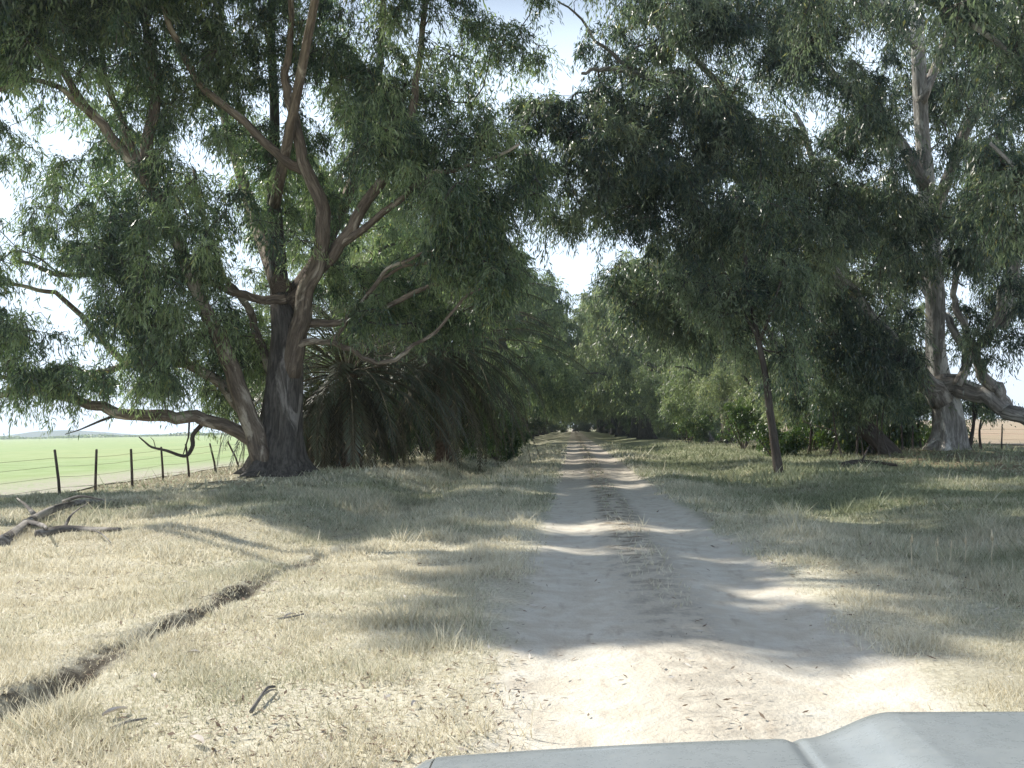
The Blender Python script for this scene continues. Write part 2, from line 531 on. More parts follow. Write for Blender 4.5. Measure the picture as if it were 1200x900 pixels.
# ------------------------------------------------------------------ tree builder
class Tree:
    """limbs are laid as smooth tapered tubes; clusters then grow branches from the nearest wood"""
    def __init__(self, seed):
        self.r = np.random.default_rng(seed)
        self.pos, self.par, self.rad, self.fix, self.dir = [], [], [], [], []
        self.limbs = []

    def limb(self, P, r0, r1, name="limb", step=4, sides=10, wob=0.0, root=False, lob=None, kids=0.75):
        C = catmull(P, step)
        if wob:
            w = self.r.normal(size=C.shape) * wob
            w[0] = 0
            w = (w + np.roll(w, 1, 0)) * 0.5; w[0] = 0
            C = C + w
        t = np.linspace(0, 1, len(C))
        rr = r0 + (r1 - r0) * t ** kids
        self.limbs.append((name, C, rr, sides, lob))
        s = len(self.pos)
        for i in range(len(C)):
            if i == 0 and s:
                # hang on the closest node of existing wood
                D = np.linalg.norm(np.array(self.pos) - C[0], axis=1)
                p = int(np.argmin(D))
            else:
                p = len(self.pos) - 1 if i else -1
            self.pos.append(C[i]); self.par.append(p); self.rad.append(rr[i]); self.fix.append(True)
            self.dir.append(unit(C[min(i + 1, len(C) - 1)] - C[max(i - 1, 0)]))
        return C

    def grow(self, centres, seg=0.9, lift=0.22, zmin=1.5, skip=0.0):
        centres = list(np.asarray(centres, float))
        base = np.array(self.pos)
        D0 = [np.min(np.linalg.norm(base - c, axis=1)) for c in centres]
        order = np.argsort(D0)
        for k in order:
            c = centres[k]
            P = np.array(self.pos)
            v = c - P
            D = np.linalg.norm(v, axis=1)
            cost = D + 0.9 * np.maximum(0, P[:, 2] - c[2]) + np.where(P[:, 2] < zmin, 100, 0)
            cost = cost + 0.45 * D * (1 - np.einsum('ij,ij->i', unit(v), np.array(self.dir))) * 0.5
            p = int(np.argmin(cost))
            a = P[p]; dist = D[p]
            n = max(2, int(dist / seg) + 1)
            d0 = self.dir[p]
            last = p
            # curved path leaving partly along the parent's direction
            h1 = a + (0.6 * d0 + 0.4 * unit(c - a)) * dist * 0.35 + np.array([0, 0, lift * dist * 0.4])
            pr_ = a
            for i in range(1, n + 1):
                t = i / n
                q = (1 - t) ** 2 * a + 2 * t * (1 - t) * h1 + t * t * c
                if i < n:
                    q = q + self.r.normal(size=3) * 0.06 * min(dist, 3)
                self.pos.append(q); self.par.append(last); self.rad.append(0.0); self.fix.append(False)
                self.dir.append(unit(q - pr_)); pr_ = q
                last = len(self.pos) - 1

    def branch_tubes(self, tip=0.011, sides=5):
        n = len(self.pos)
        P = np.array(self.pos)
        kids = [[] for _ in range(n)]
        for i, p in enumerate(self.par):
            if p >= 0: kids[p].append(i)
        acc = np.zeros(n)
        for i in range(n - 1, -1, -1):
            if not self.fix[i]:
                acc[i] = max(acc[i], tip ** 2.4)
                p = self.par[i]
                if p >= 0 and not self.fix[p]:
                    acc[p] += acc[i]
        rr = acc ** (1 / 2.4)
        T = Tubes()
        done = np.zeros(n, bool)
        for i in range(n):
            if self.fix[i] or done[i]: continue
            p = self.par[i]
            if p >= 0 and not self.fix[p] and not done[p]:
                continue
            chain = [p, i]; rads = [rr[i] * 1.15, rr[i]]
            if self.fix[p]:
                rads[0] = min(rr[i] * 1.3, self.rad[p] * 0.9)
            done[i] = True
            cur = i
            while True:
                ks = [k for k in kids[cur] if not done[k]]
                if not ks: break
                k = max(ks, key=lambda q: rr[q])
                chain.append(k); rads.append(rr[k]); done[k] = True; cur = k
            T.add(P[chain], rads, 6 if rads[0] > 0.04 else 4, seed=i % 17)
        return T


def crown_points(blobs, r, jitter=1.0):
    """blobs: (centre, radii, count).  Points inside, pushed towards the surface, thinned by a hole noise"""
    out = []
    for (c, R_, n) in blobs:
        c = np.asarray(c, float); R_ = np.asarray(R_, float)
        k = int(n * 1.6)
        p = unit(r.normal(size=(k, 3))) * (r.uniform(0, 1, (k, 1)) ** 0.42)
        q = c + p * R_
        hole = vnoise(q[:, 0] * 0.42 + q[:, 2] * 0.3, q[:, 1] * 0.42 - q[:, 2] * 0.35, 21)
        q = q[np.argsort(-hole)][:n]
        out.append(q)
    return np.vstack(out)


def finish_tree(T, root, off, centres_sets, leaf_m, limb_m, trunk_m, twig_m, twig_frac=0.4, zmin=1.5, seg=0.9, is_small=False):
    """centres_sets: list of (centres, per, spread, L, W, droop)"""
    allc = np.vstack([c[0] for c in centres_sets])
    T.grow(allc, zmin=zmin, seg=seg)
    for i, (name, C, rr, sides, lob) in enumerate(T.limbs):
        tb = Tubes()
        tb.add(C, rr, sides, lobes=lob, lumpy=0.13 if rr[0] > 0.25 else 0.07, seed=i + 1)
        tb.build(name, trunk_m if name == "trunk" else limb_m, root, off)
    BT = T.branch_tubes()
    parts = []
    for (c, per, spread, L, W, droop) in centres_sets:
        V, rn, cl, (s0, d, sp) = leaf_arrays(c, per, spread, L, W, T.r, droop)
        parts.append((V, rn, cl))
        if twig_frac > 0:
            nt_ = max(1, int(s0.shape[1] * twig_frac))
            for a in range(len(c)):
                for b in range(nt_):
                    q0 = s0[a, b]; q2 = q0 + d[a, b]; q2 = q2 - [0, 0, droop * 0.55 * sp[a, 0, 0]]
                    q1 = q0 + d[a, b] * 0.5 - [0, 0, droop * 0.14 * sp[a, 0, 0]]
                    BT.add(np.array([c[a], q1, q2]), [0.015, 0.011, 0.005], 3)
    if len(allc) > 100 or not is_small:
        BT.build("branches", twig_m, root, off)
    cr = link("crown", leaf_mesh("crown", parts, off), leaf_m, root)
    return cr


def copy_tree(src, loc, rz, sc, label, cat, group, sz=None):
    c = src.copy(); COL.objects.link(c)
    c.location = loc; c.rotation_euler = (0, 0, rz); c.scale = (sc, sc, sz or sc)
    tag(c, label, cat, group)
    for ch in src.children:
        k = ch.copy(); COL.objects.link(k); k.parent = c
    return c


# ---- hero tree on the left
HY = 31.6
def PX(r_px, Y): return r_px * Y / F


def hero_left():
    base = at(325, 566, HY); base[2] = float(height(base[0], base[1])) - 0.1
    root = empty("eucalyptus_tree", base, "huge old spreading eucalyptus with a thick fissured trunk beside the left wire fence", "tree", None)
    T = Tree(11)
    tr = [base, at(326, 535, HY), at(329, 500, HY), at(332, 460, HY), at(334, 420, HY), at(335, 385, HY), at(329, 345, HY + .3), at(324, 290, HY + .8),
          at(320, 220, HY + 1.2), at(322, 140, HY + 1.5), at(318, 40, HY + 1.8), at(325, -80, HY + 2)]
    C = catmull(tr, 5)
    s = np.concatenate([[0], np.cumsum(np.linalg.norm(np.diff(C, axis=0), axis=1))])
    rr = np.interp(s, [0, 0.25, 0.7, 1.4, 2.4, 3.6, 5, 6.2, 9, 13, 17, 22], [1.22, 0.98, 0.80, 0.70, 0.65, 0.60, 0.47, 0.30, 0.23, 0.17, 0.11, 0.05])
    lob = 0.30 * np.exp(-s / 0.7) + 0.07
    T.limbs.append(("trunk", C, rr, 40, lob))
    for i in range(len(C)):
        T.pos.append(C[i]); T.par.append(i - 1); T.rad.append(rr[i]); T.fix.append(True)
        T.dir.append(unit(C[min(i + 1, len(C) - 1)] - C[max(i - 1, 0)]))

    def L(pts, r0, r1, dY=0.0, Y0=HY, **kw):
        n = len(pts)
        P = [at(x, y, Y0 + dY * (i / (n - 1))) for i, (x, y) in enumerate(pts)]
        return T.limb(P, PX(r0, HY), PX(r1, HY), wob=0.05, **kw)
    # reddish main limb leaning right then back left
    L([(338, 440), (350, 385), (360, 345), (373, 305), (379, 262), (371, 225), (355, 190), (343, 135), (333, 95), (342, 45), (338, -40)], 14, 3, -2.0, HY - 0.2, sides=14)
    L([(357, 200), (325, 182), (290, 145), (240, 108), (214, 60), (195, 20), (180, -50)], 6.5, 2.6, -2.2, HY - 1.1)
    L([(366, 325), (392, 297), (418, 255), (448, 212), (472, 165), (484, 110), (492, 55), (504, -30)], 9, 3, -1.2, HY - 0.4, sides=12)
    L([(402, 285), (440, 258), (480, 222), (510, 202), (560, 192), (610, 170)], 5, 1.6, -1.5, HY - 0.7)
    # left leaning stem
    L([(308, 540), (292, 492), (272, 435), (246, 375), (214, 300), (184, 235), (150, 183), (112, 140), (80, 92), (45, 55), (0, 30)], 12.5, 2.6, -3.5, HY - 0.5, sides=14)
    L([(172, 208), (175, 165), (183, 112), (172, 55), (166, 0), (150, -60)], 8, 3, 0.8, HY - 2.3)
    L([(160, 190), (146, 150), (130, 110), (120, 60), (95, 10)], 5, 2.5, 2, HY - 2.6)
    L([(110, 138), (70, 105), (30, 98), (-15, 106)], 4, 2, -1, HY - 3.0)
    # low horizontal limb and its mate
    L([(318, 528), (280, 506), (240, 490), (195, 487), (150, 486), (112, 476), (75, 466), (35, 458), (-10, 468), (-50, 455)], 9.5, 3, -3.6, HY - 0.3, sides=14)
    L([(75, 466), (60, 450), (30, 446), (-10, 440)], 4, 2, -1, HY - 2.9)
    L([(290, 485), (262, 450), (225, 430), (190, 425), (150, 428), (105, 438), (60, 432), (20, 445)], 7.5, 2.5, 2.2, HY - 0.6, sides=12)
    L([(150, 430), (115, 395), (75, 350), (35, 340), (-15, 330)], 4.5, 2, -1.5, HY + 0.8)
    L([(325, 455), (305, 395), (285, 350), (262, 325), (240, 260), (225, 200)], 6.5, 2.5, 3.0, HY + 0.2)
    L([(335, 350), (310, 350), (280, 345), (240, 330), (190, 322), (130, 318), (80, 322), (20, 305)], 6, 2.5, -1.5, HY - 0.3)
    # right hand limbs
    L([(345, 380), (375, 379), (420, 376), (470, 350), (520, 330), (570, 325)], 6, 1.5, -1.5, HY - 0.1)
    L([(348, 405), (372, 402), (398, 403), (428, 418), (456, 424), (480, 408), (512, 388), (545, 350), (580, 330)], 4.6, 1.2, -2.2, HY - 0.4)
    L([(392, 400), (407, 372), (438, 336), (472, 312), (520, 302), (552, 278), (588, 268)], 3.2, 1.0, -0.8, HY - 0.8)
    L([(430, 345), (455, 315), (490, 298), (528, 290), (540, 268), (530, 240)], 2.6, 1.3, -2, HY - 1.0)
    # limbs out of frame and away from the camera
    T.limb([at(330, 340, HY), at(300, 260, HY + 4), at(260, 120, HY + 7), at(260, 0, HY + 8)], 0.35, 0.1)
    T.limb([at(334, 360, HY), at(390, 270, HY + 4), at(440, 120, HY + 6.5), at(450, -40, HY + 8)], 0.33, 0.1)
    T.limb([at(322, 240, HY), at(350, 100, HY - 3), at(380, -60, HY - 5), at(400, -200, HY - 5)], 0.2, 0.07)
    r = T.r
    Bn = [  # visible blobs near the camera plane: px, py, Y, radii, clusters
        (10, 395, 28.6, (2.0, 2.4, 1.1), 14), (130, 400, 29.5, (1.8, 2.5, 1.1), 16), (200, 385, 30.5, (3.0, 3.0, 1.5), 40),
        (20, 60, 28.5, (3.2, 3.2, 2.2), 44), (20, 300, 29.5, (2.2, 3, 1.4), 18), (140, 265, 30, (3.0, 3.2, 1.6), 38), (240, 300, 30, (3.2, 3.6, 2.4), 60),
        (130, 40, 29.5, (4.4, 4, 2.6), 70), (270, 60, 31.5, (4.0, 3, 3.2), 66), (235, 170, 31.5, (3.5, 4, 2.4), 52), (400, 60, 32.0, (4.0, 3, 3.2), 66), (395, 195, 33.5, (3.2, 3.2, 2.6), 50),
        (515, 60, 31, (3.0, 3.6, 2.6), 34), (600, 45, 31.5, (1.7, 2.6, 1.7), 14), (590, 175, 30.5, (2.2, 3.0, 2.2), 40), (500, 215, 33, (3.2, 3.4, 2.2), 46),
        (505, 315, 31.5, (2.6, 3.2, 1.4), 30), (575, 300, 33, (2.3, 3, 1.8), 30), (290, 385, 34, (2.4, 2.6, 1.7), 30),
        (425, 335, 34, (2.6, 2.4, 1.5), 24), (150, 450, 30.5, (2.0, 2.2, 0.5), 8), (240, 460, 31.5, (1.6, 1.6, 0.5), 8), (40, 445, 28.6, (1.2, 1.4, 0.5), 5),
        (60, 180, 30, (1.6, 3, 1.0), 9), (35, 390, 27.5, (1.6, 2.0, 0.7), 11), (60, 425, 27.8, (1.6, 1.8, 0.6), 9), (580, 325, 29.4, (1.0, .8, .6), 9), (590, 265, 29.8, (1.0, .8, .6), 8), (536, 245, 28.8, (.8, .8, .6), 6), (500, 300, 29.8, (1.2, .8, .5), 7), (565, 322, 30.2, (1.0, .8, .5), 7), (110, 445, 28.2, (1.2, 1.5, 0.5), 6),
        (170, 440, 29, (1.6, 1.6, 0.6), 7), (-10, 330, 28, (1.2, 1.8, 0.8), 7), (480, 150, 28.5, (2.4, 1.4, 1.5), 22), (540, 230, 28.8, (1.9, 1.4, 1.0), 16), 
        (470, 365, 31, (1.8, 1.6, 0.8), 14), (530, 365, 32, (1.6, 1.6, 0.7), 12), (140, 320, 29, (1.8, 2.0, 0.9), 12),
    ]
    c1 = crown_points([(at(x, y, Y), R_, n) for (x, y, Y, R_, n) in Bn], r)
    Bb = [(300, 200, 38, (8, 4, 4.0), 52), (150, 150, 36, (6, 4, 4.0), 20), (470, 100, 38, (6, 4, 4.5), 26)]
    Bc = [  # upper crown out of view, thickened to shade track and verge
          (300, -160, 31, (10, 8, 4), 110), (300, -330, 32, (8, 7, 3.5), 70), (80, -120, 30, (6, 6, 3.0), 90), (74, -70, 27.5, (4.6, 3.4, 1.6), 90), (200, -80, 26.5, (2.6, 2.4, 1.3), 36), (-60, -60, 30, (4, 4, 2), 40), (540, -110, 31, (4.5, 5, 2.6), 28)]
    c2 = crown_points([(at(x, y, Y), R_, n) for (x, y, Y, R_, n) in Bb], r)
    c3 = crown_points([(at(x, y, Y), R_, n) for (x, y, Y, R_, n) in Bc] + [(np.array([-22.5, 29.0, 10.0]), (3.0, 3.5, 2.2), 50), (np.array([-18.5, 27.5, 14.2]), (3.0, 3.0, 1.6), 50), (np.array([-7.0, 22.5, 16.8]), (5.5, 3.6, 1.5), 120), (np.array([-3.5, 28.0, 17.0]), (4.0, 3.6, 1.5), 50)], r)  # blobs given in world coordinates are unseen foliage added for ground shade
    finish_tree(T, root, base, [(c1, 310, 0.80, 0.225, 0.037, 1.35), (c2, 190, 1.2, 0.26, 0.058, 1.0), (c3, 240, 0.85, 0.30, 0.080, 1.1)], M_LEAF, M_LIMB, M_BARK, M_TWIG, 0.35, zmin=1.8)
    # dead branch hanging from the low limb
    D = Tubes()
    p = [at(222, 494, 31), at(228, 503, 30.9), at(224, 520, 30.8), at(222, 531, 30.8), at(212, 533, 30.7), at(195, 527, 30.6), at(178, 524, 30.5), at(171, 519, 30.4), at(163, 512, 30.3)]
    D.add(catmull([at(238, 496, 31), at(226, 510, 30.9), at(226, 522, 30.8), at(220, 533, 30.8), at(212, 534, 30.7), at(195, 528, 30.6), at(178, 524, 30.5), at(170, 518, 30.4), at(163, 512, 30.3)], 3),
          np.linspace(0.085, 0.02, 25), 6, lumpy=0.2)
    D.add(np.array([at(222, 492, 30.9), at(221, 512, 30.9), at(214, 535, 30.8)]), [0.035, 0.03, 0.015], 5)
    D.add(np.array([at(182, 524, 30.5), at(180, 516, 30.4), at(176, 512, 30.4)]), [0.02, 0.015, 0.008], 4)
    D.build("dead_branch", M_TWIG, root, base)
    D = Tubes()
    D.add(catmull([at(132, 488, 30), at(118, 493, 29.9), at(104, 499, 29.8), at(92, 504, 29.7), at(76, 509, 29.6)], 3), np.linspace(0.05, 0.012, 13), 5, lumpy=0.2)
    D.build("dead_branch", M_TWIG, root, base)
    return root


# ---- hero tree on the right
RY = 44.0
def hero_right():
    base = at(1112, 531, RY); base[2] = float(height(base[0], base[1])) - 0.1
    root = empty("eucalyptus_tree", base, "tall pale barked eucalyptus on the right with a heavy low limb sweeping right", "tree", None)
    T = Tree(23)
    tr = [base, at(1113, 505, RY), at(1108, 470, RY), at(1100, 440, RY), at(1096, 400, RY), at(1096, 350, RY), at(1090, 270, RY), at(1083, 190, RY - .3), at(1078, 100, RY - .6), at(1075, 0, RY - 1), at(1085, -120, RY - 1), at(1095, -240, RY - 1)]
    C = catmull(tr, 5)
    s = np.concatenate([[0], np.cumsum(np.linalg.norm(np.diff(C, axis=0), axis=1))])
    rr = np.interp(s, [0, 0.4, 1.0, 2.2, 3.4, 4.5, 7, 12, 18, 24, 30], [0.90, 0.72, 0.62, 0.56, 0.48, 0.43, 0.40, 0.34, 0.28, 0.18, 0.08])
    T.limbs.append(("trunk", C, rr, 32, 0.20 * np.exp(-s / 0.7) + 0.06))
    for i in range(len(C)):
        T.pos.append(C[i]); T.par.append(i - 1); T.rad.append(rr[i]); T.fix.append(True)
        T.dir.append(unit(C[min(i + 1, len(C) - 1)] - C[max(i - 1, 0)]))

    def L(pts, r0, r1, dY=0.0, Y0=RY, **kw):
        n = len(pts)
        P = [at(x, y, Y0 + dY * (i / (n - 1))) for i, (x, y) in enumerate(pts)]
        return T.limb(P, PX(r0, RY), PX(r1, RY), wob=0.10, **kw)
    L([(1100, 445), (1125, 453), (1152, 464), (1178, 478), (1205, 493), (1250, 500), (1300, 480)], 13, 7, -3, RY - 0.2, sides=14)
    L([(1178, 476), (1168, 455), (1150, 437), (1146, 415), (1158, 390), (1172, 360), (1176, 320), (1190, 260)], 8, 3.5, -1.5, RY - 1.5, sides=12)
    L([(1150, 437), (1138, 405), (1128, 380), (1120, 345), (1130, 300)], 5, 3, 1, RY - 1.8)
    L([(1122, 452), (1132, 425), (1122, 395), (1108, 372)], 6, 4, 1.2, RY - 1.0)
    L([(1172, 385), (1184, 345), (1192, 300), (1205, 240), (1210, 150)], 7, 4, -1, RY - 2)
    # long limb arching over the road
    L([(1104, 470), (1080, 440), (1045, 400), (1010, 355), (960, 300), (905, 248), (868, 212), (850, 180), (838, 150), (800, 110), (762, 90), (725, 72), (690, 35), (655, 0)], 13, 0.8, -9, RY - 0.3, sides=14, kids=0.6)
    L([(762, 92), (728, 80), (702, 78), (680, 84)], 3.5, 1.5, -1, RY - 7.6)
    L([(905, 248), (880, 180), (850, 110), (800, 60), (760, 20), (730, -30)], 6, 1.2, -3, RY - 3.5)
    L([(1085, 220), (1050, 160), (1015, 120), (980, 90), (930, 40), (900, -20)], 8, 3, -3.5, RY - 0.3)
    L([(1088, 260), (1120, 190), (1150, 120), (1180, 60), (1210, 0)], 8, 3, -3.5, RY - 0.3)
    L([(1010, 358), (960, 345), (900, 345), (850, 350), (800, 330), (760, 310)], 6, 2.5, 3.5, RY - 2.0)
    L([(1096, 350), (1060, 300), (1010, 250), (960, 200), (930, 130)], 8, 3, 3.5, RY)
    L([(1080, 60), (1030, 0), (980, -60), (930, -120)], 6, 2.5, -4, RY - 0.8)
    L([(1079, 120), (1120, 20), (1160, -80), (1180, -180)], 6, 2.5, 4, RY - 0.8)
    r = T.r
    Bn = [(660, 205, 34.5, (1.9, 2.6, 1.8), 34), (640, 130, 35, (1.5, 2.4, 1.2), 16), (700, 130, 35.5, (1.8, 2.4, 1.3), 22), (725, 200, 35.5, (2.3, 3, 2.0), 46), (745, 20, 35.5, (2.4, 3.0, 1.7), 30), (800, 90, 36, (3.0, 3.2, 2.4), 60),
          (800, 240, 37, (3.0, 3.4, 2.4), 64), (870, 20, 37, (3.6, 3.6, 2.6), 66), (890, 150, 37.5, (3.4, 3.6, 2.6), 70), (900, 290, 39, (3.6, 3.6, 2.3), 70), (975, 40, 38, (2.8, 3.2, 2.6), 50),
          (975, 200, 39.5, (2.8, 3.2, 2.8), 58), (1000, 330, 41, (3.2, 3.2, 2.2), 46), (1020, 110, 40.5, (1.5, 2.4, 3.0), 24), (1165, 50, 39, (2.2, 3.2, 2.8), 36), (1175, 190, 39.5, (2.2, 3.2, 2.8), 42), (1085, 120, 48, (3, 2, 4), 40),
          (1035, 270, 41, (1.6, 2.4, 2.0), 24), (1160, 290, 41, (2.0, 2.4, 1.6), 26), (1085, 250, 41, (1.0, 1.0, 0.5), 5), (1095, 290, 48, (3, 2, 3), 30), (830, 350, 41, (3.4, 3.2, 1.8), 48), (1045, 405, 41.5, (1.8, 2.0, 1.5), 22), (950, 400, 42, (2.6, 2.6, 1.6), 34), (1180, 400, 41, (1.6, 2.0, 1.2), 10),
          (770, 320, 40, (2.4, 2.6, 1.7), 30), (1000, 425, 43, (2.2, 2.0, 0.9), 22), (930, 455, 46, (2.6, 2.0, 0.9), 22), (1060, 455, 46.5, (1.8, 1.6, 0.7), 12), (1165, 355, 43.5, (1.5, 1.5, 0.9), 10), (1200, 345, 40, (1.2, 1.5, 1.0), 9)]
    c1 = crown_points([(at(x, y, Y), R_, n) for (x, y, Y, R_, n) in Bn], r)
    Bb = [(1000, 150, 48, (9, 3.5, 6), 60), (850, 150, 46, (6, 3.5, 5), 26), (1150, 200, 49, (6, 3.5, 6), 34), (1190, 90, 47.5, (3.5, 3, 4), 34), (1190, 300, 47.5, (2.5, 2.5, 2), 16), (1130, 10, 47, (3, 3, 2), 20), (1000, -200, 41, (10, 8, 4.0), 110), (1050, -420, 43, (8, 7, 4), 70), (760, -120, 36, (4.0, 4, 2.4), 22), (1200, -100, 42, (6, 6, 4), 45), (1040, 380, 49, (5, 2.5, 1.8), 22)]
    c2 = crown_points([(at(x, y, Y), R_, n) for (x, y, Y, R_, n) in Bb], r)
    finish_tree(T, root, base, [(c1, 310, 0.95, 0.27, 0.043, 1.45), (c2, 180, 1.3, 0.30, 0.065, 1.1)], M_LEAF_R, M_PALE, M_WHITE, M_TWIG, 0.3, zmin=2.5)
    return root


hero_left()
hero_right()


# ---- leaning young tree by the right verge
def leaning_tree():
    Y = 33.0
    base = at(913, 552, Y); base[2] = float(height(base[0], base[1])) - 0.05
    root = empty("eucalyptus_tree", base, "slim young eucalyptus with a bare dark trunk leaning left near the right verge", "tree")
    T = Tree(31)
    T.limb([base, at(908, 520, Y), at(902, 480, Y), at(897, 440, Y), at(888, 395, Y), at(880, 350, Y + .3), at(872, 290, Y + .6), at(862, 230, Y + 1)], 0.165, 0.055, name="trunk", sides=14)
    T.limb([at(890, 400, Y), at(902, 370, Y - .5), at(915, 330, Y - 1)], 0.07, 0.03)
    T.limb([at(888, 395, Y), at(868, 360, Y), at(850, 320, Y + .3)], 0.07, 0.03)
    r = T.r
    Bn = [(850, 330, 33, (2.0, 2.2, 1.3), 34), (915, 335, 32.5, (1.9, 2.0, 1.2), 30), (870, 260, 33.5, (1.8, 2.2, 1.4), 28), (920, 410, 33.5, (1.0, 1.2, 0.8), 9), (865, 400, 34, (0.9, 1.2, 0.8), 8)]
    c = crown_points([(at(x, y, yy), R_, n) for (x, y, yy, R_, n) in Bn], r)
    finish_tree(T, root, base, [(c, 360, 0.85, 0.18, 0.034, 1.1)], M_LEAF_R, M_TWIG, M_TWIG, M_TWIG, 0.3, zmin=4)


leaning_tree()


# ---- generic eucalyptus prototypes
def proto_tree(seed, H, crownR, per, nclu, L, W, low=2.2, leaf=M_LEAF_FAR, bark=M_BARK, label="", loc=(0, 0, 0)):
    r = np.random.default_rng(seed)
    root = empty("eucalyptus_tree", (0, 0, 0), label, "tree")
    T = Tree(seed)
    n = 7
    P = [np.array([0, 0, -0.15])]
    for i in range(1, n):
        P.append(np.array([r.normal() * 0.35 * i ** 0.6, r.normal() * 0.35 * i ** 0.6, H * 0.80 * i / (n - 1)]))
    C = catmull(P, 5)
    s = np.linspace(0, 1, len(C))
    r0 = H * 0.026
    rr = r0 * (1 - 0.85 * s) * (1 + 0.8 * np.exp(-s * 30))
    T.limbs.append(("trunk", C, rr, 14, 0.2 * np.exp(-s * 20) + 0.05))
    for i in range(len(C)):
        T.pos.append(C[i]); T.par.append(i - 1); T.rad.append(rr[i]); T.fix.append(True)
        T.dir.append(unit(C[min(i + 1, len(C) - 1)] - C[max(i - 1, 0)]))
    blobs = []
    nl = 11
    for k in range(nl):
        z0 = H * (0.12 + 0.55 * k / nl)
        i0 = int(np.argmin(np.abs(C[:, 2] - z0)))
        a = k * 2.4 + r.uniform(-0.4, 0.4)
        reach = crownR * r.uniform(0.6, 0.95) * (1 - 0.35 * k / nl)
        d = np.array([math.cos(a), math.sin(a), 0])
        rise = H * r.uniform(0.08, 0.22)
        e = C[i0] + d * reach + [0, 0, rise]
        T.limb([C[i0], C[i0] + d * reach * 0.35 + [0, 0, rise * 0.5], C[i0] + d * reach * 0.7 + [0, 0, rise * 0.95], e], r0 * 0.42 * (1 - 0.5 * k / nl), r0 * 0.1, step=3, sides=6)
        blobs.append((e - d * reach * 0.18 - [0, 0, rise * 0.2], (crownR * 0.36, crownR * 0.36, H * 0.085), int(nclu / nl * 0.62)))
        if k < 7:   # hanging skirts
            blobs.append((C[i0] + d * reach * 0.9 + [0, 0, max(-z0 + low + H * 0.06, -H * 0.10)], (crownR * 0.30, crownR * 0.30, H * 0.06), int(nclu / nl * 0.35)))
    blobs.append((C[-1] - [0, 0, H * 0.05], (crownR * 0.5, crownR * 0.5, H * 0.17), int(nclu * 0.22)))
    c = crown_points(blobs, r)
    c = c[c[:, 2] > low]
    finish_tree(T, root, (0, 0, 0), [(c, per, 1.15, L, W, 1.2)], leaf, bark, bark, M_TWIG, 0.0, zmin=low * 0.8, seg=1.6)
    return root


G_L = "eucalyptus trees of the left row along the track"
G_R = "eucalyptus trees of the right row along the track"
pA = proto_tree(101, 23, 8.5, 330, 330, 0.27, 0.060, low=2.4)
pB = proto_tree(102, 26, 8.0, 330, 330, 0.27, 0.060, low=3.2)
pC = proto_tree(103, 20, 7.5, 330, 300, 0.27, 0.060, low=2.0)
pD = proto_tree(104, 25, 9.5, 90, 330, 0.55, 0.14, low=3.6)
pE = proto_tree(105, 23, 9.0, 90, 320, 0.55, 0.14, low=3.6)

used = set()
def place(p, x, y, rz, sc, label, group, sz=None):
    z = float(height(x, y))
    if p.name not in used:
        used.add(p.name)
        p.location = (x, y, z); p.rotation_euler = (0, 0, rz); p.scale = (sc, sc, sz or sc)
        tag(p, label, "tree", group)
        return p
    return copy_tree(p, (x, y, z), rz, sc, label, "tree", group, sz)


L_NEAR = [  # x, Y, proto, rot, scale, label
    (-12.0, 51, pB, 0.4, 0.82, "eucalyptus with hanging foliage rising behind the two palms, nearest of the left row"),
    (-11.2, 63, pA, 2.1, 0.85, "dense eucalyptus in the left row, second beyond the palms"),
    (-10.8, 75, pC, 4.0, 0.95, "shorter eucalyptus in the left row, third beyond the palms"),
    (-10.8, 88, pB, 5.2, 0.88, "slender eucalyptus in the left row, fourth beyond the palms"),
    (-10.5, 101, pD, 1.0, 0.95, "hazy eucalyptus in the left row, fifth beyond the palms"),
]
for (x, y, p, rz, sc, lab) in L_NEAR: place(p, x, y, rz, sc, lab, G_L)
R_NEAR = [
    (15.5, 58, pC, 1.2, 0.85, "eucalyptus with foliage drooping to the ground, first of the right row past the pale tree"),
    (14.0, 70, pA, 3.3, 0.80, "sunlit eucalyptus drooping low, second of the right row past the pale tree"),
    (13.0, 83, pC, 5.0, 0.98, "bushy eucalyptus, third of the right row past the pale tree"),
    (12.6, 96, pB, 0.7, 0.85, "narrow eucalyptus, fourth of the right row past the pale tree"),
    (12.4, 109, pE, 2.8, 1.0, "hazy eucalyptus, fifth of the right row past the pale tree"),
]
for (x, y, p, rz, sc, lab) in R_NEAR: place(p, x, y, rz, sc, lab, G_R)
for k in range(15):
    y = 112 + k * 15
    close = 1.0
    place((pD, pE)[k % 2], -9.9 + 2.6 * close + random.uniform(-0.8, 0.8), y + random.uniform(-2, 2), random.uniform(0, 6.28), random.uniform(1.05, 1.25),
          "distant eucalyptus of the left row where the avenue narrows", G_L)
    place((pE, pD)[k % 2], 11.6 - 2.8 * close + random.uniform(-0.8, 0.8), y + 7 + random.uniform(-2, 2), random.uniform(0, 6.28), random.uniform(1.05, 1.25),
          "distant eucalyptus of the right row where the avenue narrows", G_R)


for k, (x, y) in enumerate(((-3, 345), (5, 350), (-12, 348), (13, 346), (1, 365))):
    place((pD, pE)[k % 2], x, y, k * 1.7, 1.05, "distant eucalyptus standing across the far end of the avenue", "eucalyptus trees closing the far end of the avenue")


